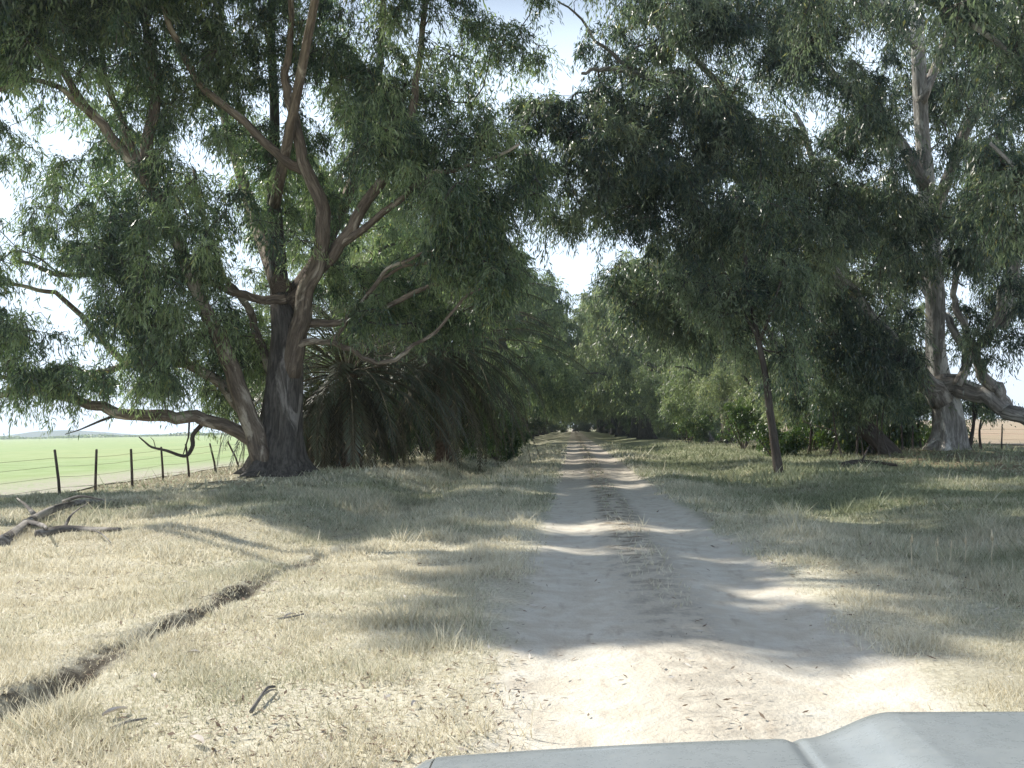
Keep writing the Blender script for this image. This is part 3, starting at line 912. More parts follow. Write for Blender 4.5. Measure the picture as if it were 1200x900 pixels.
# ---- a second rank behind the right row and the near right tree just outside the frame
def near_right():
    Y = 26.0
    x0 = 13.6
    base = np.array([x0, Y, float(height(x0, Y)) - 0.1])
    root = empty("eucalyptus_tree", base, "eucalyptus whose boughs hang in from the right edge, its trunk out of frame", "tree")
    T = Tree(41)
    T.limb([base, base + [0.1, 0, 4], base + [-0.2, .4, 8], base + [-0.6, .6, 13], base + [-0.3, .3, 19]], 0.55, 0.1, name="trunk", sides=16)
    T.limb([base + [-0.3, .4, 9], base + [-1.4, 1, 11.5], base + [-3.4, 2, 13.6], base + [-5.0, 3, 14.6]], 0.12, 0.04)
    T.limb([base + [0, 0, 5], base + [-1.6, -1, 7], base + [-3.0, -1, 8.6]], 0.14, 0.04)
    r = T.r
    b = []
    for (x, y, yy, R_, n) in [(1210, 90, 26, (1.7, 2.0, 1.6), 20), (1190, 220, 26, (1.1, 2.2, 1.6), 14), (1185, 195, 25, (1.3, 1.1, 0.9), 16), (950, 10, 28, (1.8, 2.0, 0.9), 13), (1200, -60, 26, (3, 3, 2.0), 26)]:
        b.append((at(x, y, yy), R_, n))
    c = crown_points(b, r)
    c2 = crown_points([(base + [0, 0, 15], (5, 5, 4), 60), (base + [2, -1, 10], (4.5, 5, 3), 40), (base + [-5, -12, 14], (7, 8, 2.4), 110)], r)  # last blob: unseen overhead canopy added to keep sky light off the track
    finish_tree(T, root, base, [(c, 380, 0.9, 0.18, 0.034, 1.1), (c2, 150, 1.2, 0.3, 0.07, 1.1)], M_LEAF_R, M_PALE, M_PALE, M_TWIG, 0.3, zmin=4)


near_right()


def sunward(x, y, z):
    """where foliage at height z stands to shade the ground point (x, y)"""
    k = z / math.tan(rad(SUN_EL))
    return np.array([x - math.sin(rad(SUN_AZ_LEFT)) * k, y + math.cos(rad(SUN_AZ_LEFT)) * k, z])


def shade_tree():  # unseen tree added to throw broken shade on track and right verge
    base = np.array([-24.0, 26.0, -0.1])
    root = empty("eucalyptus_tree", base, "unseen eucalyptus added left of the frame to shade the track", "tree")
    T = Tree(47)
    T.limb([base, base + [0.2, 0, 4], base + [1.2, -.5, 8], base + [3.4, -1.6, 12], base + [7.0, -3.6, 15], base + [10.0, -5, 16.5]], 0.45, 0.08, name="trunk", sides=14)
    T.limb([base + [3.4, -1.6, 12], base + [5, -3, 14.5], base + [6, -5, 16.5]], 0.16, 0.05)
    T.limb([base + [1.2, -.5, 8], base + [-1.5, -1, 12], base + [-3, -2, 14]], 0.16, 0.05)
    spots = ((0.0, 8.3, 1.1, 11), (2.2, 8.0, 0.9, 7), (-0.2, 9.9, 1.2, 11), (1.4, 9.1, 0.8, 6), (4.4, 9.3, 1.3, 12), (1.6, 11.3, 1.4, 14), (4.0, 11.4, 1.4, 13), (0.0, 12.2, 1.1, 9), (6.6, 10.6, 1.4, 13),
             (3.4, 13.2, 1.5, 13), (6.4, 12.8, 1.6, 15), (9.0, 11.8, 1.4, 12), (9.0, 14.2, 1.6, 14), (0.8, 14.4, 1.2, 10), (5.0, 15.4, 1.6, 14), (7.2, 8.6, 1.0, 6), (11.5, 13.5, 1.5, 12))
    c2 = crown_points([(sunward(x, y, 15.2 + (k * 0.37) % 1.6), (r_ * 1.5, r_ * 0.62, 0.7), n) for k, (x, y, r_, n) in enumerate(spots)], T.r)
    finish_tree(T, root, base, [(c2, 400, 0.85, 0.29, 0.075, 1.0)], M_LEAF, M_PALE, M_PALE, M_TWIG, 0.2, zmin=4)


shade_tree()


# ------------------------------------------------------------------ thicket of thin stems right, saplings
def sapling(px, py, Y, topx, topy, r0, seed, label, foliage=True):
    base = at(px, py, Y); base[2] = float(height(base[0], base[1])) - 0.05
    root = empty("eucalyptus_sapling", base, label, "sapling", "saplings in the thicket round the pale eucalyptus")
    T = Tree(seed)
    top = at(topx, topy, Y)
    mid = (base + top) / 2 + T.r.normal(size=3) * 0.12
    T.limb([base, mid, top], r0, r0 * 0.4, name="trunk", sides=8)
    q = (mid * 0.35 + top * 0.65)
    T.limb([mid, q + T.r.normal(size=3) * [0.5, 0.4, 0.2], top + T.r.normal(size=3) * [0.8, 0.6, 0.3]], r0 * 0.5, r0 * 0.25, sides=6)
    c = crown_points([(top + [0, 0, 0.2], (1.1, 1.1, 0.9), 14)], T.r)
    finish_tree(T, root, base, [(c, 200, 0.7, 0.2, 0.04, 1.0)], M_LEAF_R, M_TWIG, M_TWIG, M_TWIG, 0.2, zmin=0.5, is_small=True)


SAP = [(1030, 538, 43, 1026, 455, 0.05, "thin sapling forking right in the middle of the right thicket"),
       (1012, 540, 42.5, 1000, 478, 0.04, "short pale stem leaning left between two saplings of the right thicket"),
       (972, 538, 45, 985, 480, 0.06, "sapling leaning right across the dark dead trunk"),
       (1080, 536, 46, 1076, 470, 0.06, "sapling touching the left side of the pale eucalyptus"),
       (1150, 534, 46, 1152, 480, 0.07, "sucker stem right of the grey one beside the pale eucalyptus"),
       (948, 536, 47, 942, 470, 0.08, "stout sapling left of the dark dead trunk"),
       (988, 538, 42, 975, 470, 0.05, "spindly sapling standing beside the leaning dark log, left end of the thicket"),
       (1004, 536, 43, 1010, 468, 0.06, "straight dark sapling, second from left in the right thicket"),
       (1022, 534, 44, 1018, 462, 0.07, "thicker sapling in the middle of the right thicket"),
       (1044, 541, 41, 1036, 475, 0.045, "pale thin sapling leaning left in the right thicket"),
       (1058, 535, 45, 1052, 465, 0.05, "sapling showing against the bright field, left of two in the gap"),
       (1070, 535, 45, 1068, 460, 0.05, "sapling showing against the bright field, right of two in the gap"),
       (1136, 533, 44, 1140, 470, 0.10, "grey sucker stem just right of the pale eucalyptus trunk")]
for i, s_ in enumerate(SAP):
    sapling(s_[0], s_[1], s_[2], s_[3], s_[4], s_[5], 300 + i, s_[6])

# leaning dead trunk in the thicket
def leaning_log():
    a = at(1052, 536, 43.5); b = at(960, 468, 44)
    root = empty("dead_trunk", a, "dark dead trunk leaning up to the left through the right thicket", "dead trunk")
    t = Tubes()
    t.add(catmull([a - [0, 0, 0.2], at(1020, 508, 43.5), at(985, 482, 43.8), b], 5), np.linspace(0.42, 0.2, 16), 12, lumpy=0.2)
    t.build("trunk", M_TWIG, root, a)
    t = Tubes()
    t.add(catmull([at(985, 483, 43.8), at(970, 455, 43.5), at(965, 430, 43.4)], 4), np.linspace(0.13, 0.05, 9), 8, lumpy=0.2)
    t.build("branch", M_TWIG, root, a)
leaning_log()


# ------------------------------------------------------------------ bushes
def bush(x, y, rx_, rz_, n, seed, label, mat=M_BUSH, group="bushes under the tree rows"):
    z = float(height(x, y))
    root = empty("bush", (x, y, z), label, "bush", group)
    T = Tree(seed)
    for k in range(5):
        a = k * 1.3 + T.r.uniform(0, 1)
        T.limb([np.array([0, 0, -0.1]), np.array([math.cos(a) * rx_ * 0.3, math.sin(a) * rx_ * 0.3, rz_ * 0.6]), np.array([math.cos(a) * rx_ * 0.6, math.sin(a) * rx_ * 0.6, rz_ * 1.3])], 0.06, 0.02, name="stem", sides=5)
    c = crown_points([(np.array([0, 0, rz_ * 0.95]), (rx_, rx_, rz_ * 0.95), n)], T.r)
    finish_tree(T, root, (0, 0, 0), [(c, 260, 0.6, 0.16, 0.06, 0.6)], mat, M_TWIG, M_TWIG, M_TWIG, 0.0, zmin=-1, is_small=True)
    return root


BU = [(-10.0, 47, 2.4, 1.9, 80, "thick bush filling the gap behind the nearest palm"), (-8.6, 56, 2.6, 2.2, 80, "wide bush behind the palm nearer the track"),
      (-12.2, 44, 2.0, 1.7, 60, "bush at the foot of the low palm behind the big trunk"), (-9.4, 66, 2.6, 2.0, 60, "bush between the second and third trees of the left row"),
      (-8.6, 82, 2.8, 2.2, 60, "bush between the third and fourth trees of the left row"), (-4.6, 58, 1.9, 1.5, 60, "glossy bush spilling toward the track at the left, nearest of its run"),
      (-6.4, 52, 2.2, 2.0, 80, "tall dark bush between the palms and the track"),
      (-5.4, 70, 2.2, 1.6, 60, "bush at the left verge beyond the glossy one"),
      (10.6, 62, 2.0, 1.7, 60, "rounded bush under the right row behind the slim leaning tree"),
      (12.0, 50, 1.8, 1.3, 50, "dark bush right of the slim leaning tree at its foot"),
      (9.8, 84, 2.2, 1.6, 50, "far bush at the foot of the right row"),
      (14.6, 47, 1.7, 1.0, 40, "low dark bush behind the saplings of the right thicket"), (12.9, 45.5, 1.2, 0.7, 26, "knee high bush beside the dark dead trunk"),
      (17.8, 50, 1.6, 0.9, 30, "low bush behind the pale eucalyptus"), (9.0, 45, 1.3, 0.8, 26, "small bush just left of the slim leaning tree")]
for i, (x, y, a, b, n, lab) in enumerate(BU): bush(x, y, a, b, n, 500 + i, lab)


bp = bush(-13.5, 98, 2.4, 1.5, 55, 560, "bush in the undergrowth below the far tree rows", M_LEAF_FAR, "undergrowth bushes below the far tree rows")
for k in range(34):
    y = 100 + k * 7.5 if k < 30 else 338
    for sx in (-1, 1):
        xx = (-12.2 if sx < 0 else 13.8) + random.uniform(-1.5, 1.5) - sx * min(1, (y - 100) / 60) * 1.5
        if k >= 30: xx = sx * (2 + (k - 30) * 3.4)
        copy_tree(bp, (xx, y + random.uniform(-2, 2), float(height(xx, y))), random.uniform(0, 6), random.uniform(1.3, 1.9), "bush in the undergrowth below the far tree rows", "bush", "undergrowth bushes below the far tree rows")


# ------------------------------------------------------------------ palms
def frond(base, az, elev, length, r, droop, leaf_l, npair=46):
    t = np.linspace(0, 1, 18)
    d = np.array([math.cos(az), math.sin(az), 0])
    th = elev - droop * t ** 1.15
    step = length / 17
    P = [base]
    for i in range(17):
        P.append(P[-1] + (d * math.cos(th[i]) + np.array([0, 0, 1]) * math.sin(th[i])) * step)
    P = np.array(P)
    side = np.cross(d, [0, 0, 1])
    ts = np.linspace(0.14, 1.0, npair)
    C = np.stack([np.interp(ts, t, P[:, k]) for k in range(3)], -1)
    Tn = unit(np.gradient(C, axis=0))
    V = []
    for sgn in (-1, 1):
        ll = leaf_l * np.sin(np.pi * np.clip(ts * 0.86 + 0.1, 0, 1))[:, None] * r.uniform(0.8, 1.15, (npair, 1)) + 0.06
        dirn = unit(Tn * 0.75 + side * sgn * 0.85 + np.array([0, 0, -0.35]) + r.normal(size=(npair, 3)) * 0.1)
        wv = unit(np.cross(dirn, np.cross(Tn, side * sgn))) * 0.022
        V.append(np.stack([C - wv * 0.6, C + dirn * ll * 0.5 - wv, C + dirn * ll + np.array([0, 0, -0.08]) * ll, C + dirn * ll * 0.5 + wv], 1))
    return P, np.vstack(V)


def palm(x, y, hz, tr_r, nf, length, seed, label, n_dead=16):
    r = np.random.default_rng(seed)
    z = float(height(x, y))
    root = empty("palm_tree", (x, y, z), label, "palm", "palms behind the big left eucalyptus")
    t = Tubes()
    zz = np.linspace(-0.1, hz, 26)
    t.add(np.stack([0 * zz, 0 * zz, zz], -1), tr_r * (1 + 0.10 * np.sin(zz * 22) + 0.35 * np.exp(-zz * 3)), 16, lumpy=0.12)
    t.build("trunk", M_DEADTR, root)
    rach = Tubes(); leaves = []
    for k in range(nf):
        u = (k + 0.5) / nf
        az = k * 2.39996
        elev = rad(82) - rad(95) * u
        P, V = frond(np.array([math.cos(az) * 0.2, math.sin(az) * 0.2, hz + 0.15 * (1 - u)]), az, elev, length * r.uniform(0.85, 1.12), r, rad(88) + rad(40) * r.uniform(-.5, .7), 0.66)
        rach.add(P, np.linspace(0.035, 0.008, len(P)), 4)
        leaves.append((V.reshape(-1, 3), r.uniform(0, 1, len(V)), np.full(len(V), r.uniform(0, 0.8))))
    rach.build("frond_stalks", M_STALK, root)
    link("fronds", leaf_mesh("fronds", leaves), M_PALM, root)
    if n_dead:
        rach = Tubes(); leaves = []
        for k in range(n_dead):
            az = k * 2.39996 + 1
            P, V = frond(np.array([math.cos(az) * tr_r, math.sin(az) * tr_r, hz - 0.1 - 0.5 * r.uniform()]), az, rad(-22) - rad(30) * r.uniform(), hz * r.uniform(0.85, 1.25), r, rad(50), 0.40, 34)
            rach.add(P, np.linspace(0.03, 0.01, len(P)), 4)
            leaves.append((V.reshape(-1, 3), r.uniform(0, 1, len(V)), np.full(len(V), r.uniform(0, 1))))
        link("dead_skirt", leaf_mesh("dead_skirt", leaves), M_DEAD, root)
        rach.build("dead_stalks", M_STALK, root)
    return root


M_DEADTR = simple_mat("palm_trunk", (0.10, 0.065, 0.045), (0.26, 0.18, 0.13), 9, 0.95, 1.0, 0.05, 0.1)
M_STALK = simple_mat("frond_stalk", (0.10, 0.095, 0.06), (0.22, 0.19, 0.13), 5, 0.7)
pa = at(408, 440, 38.5); palm(pa[0], pa[1], 3.8, 0.42, 84, 6.6, 61, "broad palm with a hanging grey brown skirt right behind the big left trunk", 60)
pb = at(520, 420, 44.0); palm(pb[0], pb[1], 5.0, 0.40, 84, 6.6, 62, "dark palm with long drooping fronds nearer the track", 60)
pc = at(368, 470, 40.0); palm(pc[0], pc[1], 2.2, 0.40, 40, 3.6, 63, "low palm half hidden behind the big left trunk", 24)

# ------------------------------------------------------------------ fences
M_POST = simple_mat("weathered_post", (0.045, 0.035, 0.030), (0.13, 0.105, 0.09), 14, 0.95, 0.8, 0.01, 0.1, (1, 1, 0.2))
M_WIRE = simple_mat("rusty_wire", (0.16, 0.11, 0.08), (0.28, 0.22, 0.18), 30, 0.7)


def fence(posts, Xf, label, heights=(0.25, 0.55, 0.85, 1.08), rng_=None, ext=None):
    base0 = np.array([Xf, posts[0][0], 0.0]); base0[2] = float(height(*base0[:2]))
    root = empty("wire_fence", base0, label, "fence", None)
    foot = []; top = []
    for (Y, dx, dy, hgt) in posts:
        b = np.array([Xf, Y, float(height(Xf, Y))])
        tpt = b + np.array([dx, dy, hgt])
        foot.append(b); top.append(tpt)
        t = Tubes()
        t.add(np.array([b - [0, 0, 0.3], b + (tpt - b) * 0.35, b + (tpt - b) * 0.7, tpt]), [0.044, 0.04, 0.038, 0.035], 8, lumpy=0.12, seed=Y)
        t.build("fence_post", M_POST, root, base0)
    foot, top = np.array(foot), np.array(top)
    if ext is not None:
        foot = np.vstack([ext[0], foot]); top = np.vstack([ext[1], top])
    for hh in heights:
        P = []
        for i in range(len(foot)):
            L_ = np.linalg.norm(top[i] - foot[i])
            q = foot[i] + (top[i] - foot[i]) * min(0.97, hh / L_) + [0.05, 0, 0]
            if P:
                P.append((P[-1] + q) / 2 - [0, 0, 0.015])
            P.append(q)
        t = Tubes(); t.add(np.array(P), 0.0045, 4); t.build("wire", M_WIRE, root, base0)
    return root


fp = []
for (bx, tx, hh) in ((53, 45, 1.30), (96, 98, 1.30), (142, 140, 1.22), (180, 177, 1.18), (212, 207, 1.25), (245, 236, 1.15), (274, 257, 1.1), (297, 284, 1.1)):
    Y = F * 14.3 / (VPX - bx)
    fp.append((Y, (tx - bx) * Y / F * 0.9, 0.0, hh))
fp += [(47.5, 0.0, 0, 1.2), (51.5, 0.1, 0, 1.2)]
f0 = np.array([-14.3, 20.0, float(height(-14.3, 20.0))])
fence(fp, -14.3, "leaning dark wooden posts and rusty wire along the green field at left", ext=(f0, f0 + [0, 0, 1.2]))
fence([(46, .05, 0, 1.3), (53.5, .1, 0, 1.35), (60, -.1, 0, 1.3), (68, 0, 0, 1.3), (77, 0.1, 0, 1.3)], 22.6, "sparse dark posts and wire at right in front of the pale stubble field")

# ------------------------------------------------------------------ fallen wood, sticks, bark pieces
M_DRIFT = bark_mat("bleached_wood", (0.10, 0.09, 0.08), (0.22, 0.20, 0.18), (0.42, 0.39, 0.35), 0.48, 0.6)


def gpt(px, py, dz=0.0):
    """ground point at a photo pixel"""
    Y = 20.0
    for _ in range(30):
        p = at(px, py, Y)
        z = float(height(p[0], p[1]))
        d = at(px, py, 1.0) - [0, 0, CAM_Z]
        Y = max(3.0, min(200.0, (z - CAM_Z) / d[2]))
    p = at(px, py, Y); p[2] = float(height(p[0], p[1])) + dz
    return p


def fallen(name, pts, r0, r1, label, cat, branches=(), group=None, mat=None):
    P = [gpt(x, y, dz) for (x, y, dz) in pts]
    root = empty(name, P[0], label, cat, group)
    t = Tubes(); C = catmull(P, 5)
    t.add(C, np.linspace(r0, r1, len(C)), 10, lumpy=0.25, seed=3)
    t.build("trunk", mat or M_DRIFT, root, P[0])
    for (bp, br) in branches:
        Q = [gpt(x, y, dz) for (x, y, dz) in bp]
        t = Tubes(); C = catmull(Q, 4)
        t.add(C, np.linspace(br, br * 0.3, len(C)), 7, lumpy=0.2, seed=5)
        t.build("branch", mat or M_DRIFT, root, P[0])
    return root


fallen("fallen_branch", [(3, 640, 0.05), (40, 614, 0.10), (75, 600, 0.14), (110, 592, 0.10), (140, 590, 0.05)], 0.095, 0.04,
       "large bleached fallen bough lying in shade near the left fence", "fallen branch",
       [([(40, 612, 0.16), (30, 606, 0.25), (20, 600, 0.30)], 0.05), ([(75, 598, 0.2), (95, 600, 0.35), (120, 601, 0.3)], 0.05), ([(30, 620, 0.14), (50, 630, 0.2), (55, 640, 0.25)], 0.06)])
fallen("fallen_branch", [(45, 632, 0.08), (75, 627, 0.10), (105, 627, 0.09), (140, 625, 0.06)], 0.075, 0.035,
       "thin crooked dead branch lying on dry grass in front of the bough", "fallen branch",
       [([(75, 627, 0.1), (85, 618, 0.25), (105, 605, 0.3)], 0.03), ([(105, 627, 0.09), (118, 634, 0.12), (130, 640, 0.05)], 0.022)])
fallen("stick", [(294, 838, 0.02), (303, 828, 0.04), (313, 816, 0.05), (322, 810, 0.03)], 0.012, 0.007, "short dark forked stick on the dry grass in the left foreground", "stick",
       [([(308, 822, 0.04), (318, 818, 0.05), (324, 814, 0.03)], 0.008)])
fallen("stick", [(130, 858, 0.02), (150, 852, 0.03), (172, 846, 0.02)], 0.010, 0.006, "pale thin stick at the lower left, just above the frame edge", "stick")
fallen("stick", [(325, 452 + 276, 0.02), (345, 726, 0.03), (356, 722, 0.02)], 0.010, 0.007, "bleached twig on sunlit grass between the furrow and the track", "stick")
fallen("fallen_branch", [(430, 528, 0.1), (470, 531, 0.15), (510, 533, 0.1), (560, 531, 0.05)], 0.09, 0.05, "grey fallen branch on the ground below the palms", "fallen branch")
fallen("fallen_branch", [(985, 548, 0.1), (1010, 543, 0.15), (1050, 545, 0.1)], 0.10, 0.05, "dark fallen branch among litter below the right thicket", "fallen branch",
       [([(1010, 543, 0.15), (1020, 535, 0.5), (1028, 528, 0.7)], 0.04)], mat=M_TWIG)

M_PEEL = simple_mat("bark_strip", (0.62, 0.55, 0.47), (0.82, 0.77, 0.70), 12, 0.8)


def bark_piece(x, y, ln, wd, rz, label):
    n = 7
    V = []
    for i in range(n):
        t = i / (n - 1)
        w = wd * math.sin(math.pi * (0.12 + 0.8 * t))
        for k, a in enumerate((-1, -0.4, 0.4, 1)):
            V.append((ln * (t - 0.5), w * a * 0.5, 0.02 + 0.015 * math.sin(3 * t) + 0.35 * wd * a * a))
    Fq = [(i * 4 + k, i * 4 + k + 1, (i + 1) * 4 + k + 1, (i + 1) * 4 + k) for i in range(n - 1) for k in range(3)]
    o = link("bark_strip", npmesh("bark_strip", V, Fq, True), M_PEEL)
    o.location = (x, y, float(height(x, y))); o.rotation_euler = (0, 0, rz)
    tag(o, label, "bark strip", "pale bark strips shed on the grass")


BP = [(135, 840, .16, .05, "curled pale bark strip, largest of the cluster at the lower left"), (230, 874, .13, .05, "pale bark strip low in the left foreground, below the stick"),
      (180, 797, .09, .04, "small pale bark flake just right of the dark furrow"), (378, 893, .06, .045, "white bark flake at the very bottom edge left of the track"),
      (486, 830, .07, .03, "bark flake alone on the grass beside the track edge"), (340, 725, .14, .04, "pale bark strip on sunlit grass midway to the big left tree"),
      (226, 770, .10, .05, "whitish bark flake close to the furrow bank"), (252, 577, .22, .12, "white bark flake in the shade before the big trunk")]
for (px_, py_, l_, w_, lab) in BP:
    q = gpt(px_, py_); bark_piece(q[0], q[1], l_, w_, random.uniform(0, 3), lab)


# ------------------------------------------------------------------ grass
def grass():
    r = np.random.default_rng(77)
    xs, ys, hs, ws = [], [], [], []
    for (y0, y1, dens, hh, ww) in ((4.2, 8, 3600, 0.055, 0.0045), (8, 12, 2300, 0.060, 0.006), (12, 18, 1100, 0.075, 0.009), (18, 28, 420, 0.10, 0.015), (28, 48, 130, 0.13, 0.028), (48, 90, 30, 0.16, 0.05)):
        xl0, xr0 = -0.62 * y1 - 0.6, 0.48 * y1 + 0.6
        xl, xr = max(xl0, -15.2), min(xr0, 26)
        n = int(dens * (y1 - y0) * (xr - xl))
        x = r.uniform(xl, xr, n); y = r.uniform(y0, y1, n)
        keep = (x > -0.62 * y - 0.6) & (x < 0.48 * y + 0.6)
        ctr = np.abs(x + 0.5 * vnoise(x * 1.2, y * 1.2, 31) + 0.35 * vnoise(x * 4, y * 4, 32) - 0.84)
        p = sstep(1.25, 1.9, ctr) * (0.45 + 0.9 * np.clip(vnoise(x * 1.6, y * 1.6, 33) + 0.5, 0, 1))
        p = np.where((np.abs(x - 0.85) < 0.3) & (y > 9), 0.05, p)
        fw = FURROW + 0.14 * vnoise(y * 0.8, y * 0, 8)
        p = p * np.where((np.abs(x - fw + 0.2 * vnoise(x * 3, y * 3, 35)) < 0.15) & (y < 15.5), 0.30, 1)
        p = p * np.where(y > 27, 1 - 0.75 * sstep(8.5, 12, np.abs(x - 1)), 1)
        keep &= r.uniform(0, 1, n) < p
        x, y = x[keep], y[keep]
        xs.append(x); ys.append(y); hs.append(np.full(len(x), hh)); ws.append(np.full(len(x), ww))
    x, y, hh, ww = map(np.concatenate, (xs, ys, hs, ws))
    n = len(x)
    tuft = np.clip(vnoise(x * 2.3, y * 2.3, 40) + 0.5, 0, 1)
    tall = np.where((x > 4.0) & (y > 8) & (y < 16), 1.7, 1.0)
    tall = tall * (1 + 1.2 * np.exp(-((x - 5.2) ** 2 / 1.2 + (y - 12.0) ** 2 / 0.5)))
    hgt = hh * r.uniform(0.4, 1.5, n) * (0.35 + 1.5 * tuft ** 2) * tall * (1 + 1.3 * (vnoise(x * 0.9, y * 0.9, 44) > 0.28) * (vnoise(x * 5, y * 5, 45) > 0.1))
    z = height(x, y)
    a = r.uniform(0, 2 * np.pi, n)
    lean = r.uniform(0.2, 1.2, n) * hgt
    w = ww * r.uniform(0.6, 1.4, n)
    sx, sy = np.cos(a), np.sin(a)
    b = r.uniform(0, 2 * np.pi, n)
    B1 = np.stack([x - sx * w, y - sy * w, z - 0.005], -1)
    B2 = np.stack([x + sx * w, y + sy * w, z - 0.005], -1)
    Tp = np.stack([x + np.cos(b) * lean, y + np.sin(b) * lean, z + hgt], -1)
    V = np.stack([B1, B2, Tp], 1).reshape(-1, 3)
    gr = sstep(2.0, 5.0, x) * 0.42 * sstep(7.5, 10, y) + sstep(2.0, 5.0, x) * 0.15 + sstep(11, 26, y) * 0.5 + 1.0 * vnoise(x * 0.5, y * 0.5, 51) + r.normal(size=n) * 0.22 - 0.08
    gr = np.clip(gr, 0, 0.95)
    me = npmesh("grass", V, np.arange(n * 3).reshape(n, 3), False, {"rnd": ('FLOAT', 'FACE', r.uniform(0, 1, n)), "green": ('FLOAT', 'FACE', gr)})
    o = link("grass", me, M_GRASS)
    tag(o, "short dry and green grass growing on the verges", "grass", kind="stuff")
    print("grass blades", n)


grass()


def leaf_litter():
    r = np.random.default_rng(91)
    n = 36000
    y = 4.3 + 45 * r.uniform(0, 1, n) ** 1.7
    x = r.uniform(-0.60, 0.46, n) * y
    dens = np.clip(0.35 + 1.2 * vnoise(x * 0.7, y * 0.5, 61) + 0.5 * sstep(8, 11, np.abs(x - 1)), 0.05, 1) * np.where(np.abs(x - 0.95) < 1.3, np.where(np.abs(x - .85) < .3, 0.30, 0.06), 1)
    k = (r.uniform(0, 1, n) < dens) & (x > -15)
    x, y = x[k], y[k]; n = len(x)
    L_ = r.uniform(0.012, 0.038, (n, 1)) * (0.75 + y[:, None] * 0.04); W_ = L_ * r.uniform(0.14, 0.34, (n, 1))
    P = np.stack([x, y, height(x, y) + 0.012 + r.uniform(0, 0.02, n)], -1)
    a = r.uniform(0, 6.28, n)
    ax = np.stack([np.cos(a), np.sin(a), r.normal(size=n) * 0.25], -1); sd_ = np.stack([-np.sin(a), np.cos(a), r.normal(size=n) * 0.3], -1)
    V = np.stack([P - ax * L_, P + sd_ * W_, P + ax * L_, P - sd_ * W_], 1).reshape(-1, 3)
    m, nt, out = newmat("dry_leaf"); N = NT(nt)
    at_ = N.n("ShaderNodeAttribute", attribute_name="rnd")
    c = N.mix(N.ramp(at_.outputs['Fac'], 0, 0.75), (0.16, 0.11, 0.075), (0.42, 0.33, 0.24))
    c = N.mix(N.ramp(at_.outputs['Fac'], 0.82, 0.95), c, (0.80, 0.74, 0.66))
    p = pr(N, c, 0.7, spec=0.2); N.l(p.outputs[0], out.inputs['Surface'])
    o = link("leaf_litter", npmesh("leaf_litter", V, np.arange(n * 4).reshape(n, 4), False, {"rnd": ('FLOAT', 'FACE', r.uniform(0, 1, n))}), m)
    tag(o, "brown and pale dry leaves scattered over grass and track", "leaf litter", kind="stuff")
leaf_litter()


# tall dry stalks at the right
def stalks():
    r = np.random.default_rng(5)
    m = simple_mat("dry_stalk", (0.5, 0.42, 0.28), (0.75, 0.67, 0.50), 20, 0.8)
    labels = ["dry grass stalk, leftmost of those standing at the right", "dry grass stalk, second from left at the right", "dry grass stalk in the middle of the right group",
              "dry grass stalk, second from right in its group", "tallest dry grass stalk, near the right edge"]
    for i, (px, py, h) in enumerate(((1068, 666, .34), (1098, 668, .32), (1114, 668, .30), (1131, 670, .36), (1162, 672, .44))):
        b = gpt(px, py)
        root = empty("grass_stalk", b, labels[i], "grass stalk", "tall dry stalks at the right")
        t = Tubes()
        t.add(np.array([[0, 0, -0.02], [0.01, 0, h * 0.5], [0.02 + r.normal() * 0.02, 0, h]]), [0.006, 0.005, 0.003], 5); t.build("stem", m, root)
        t = Tubes()
        t.add(np.array([[0.018, 0, h * 0.82], [0.02, 0, h * 0.93], [0.022, 0, h * 1.12]]), [0.006, 0.013, 0.003], 6); t.build("seed_head", m, root)
stalks()


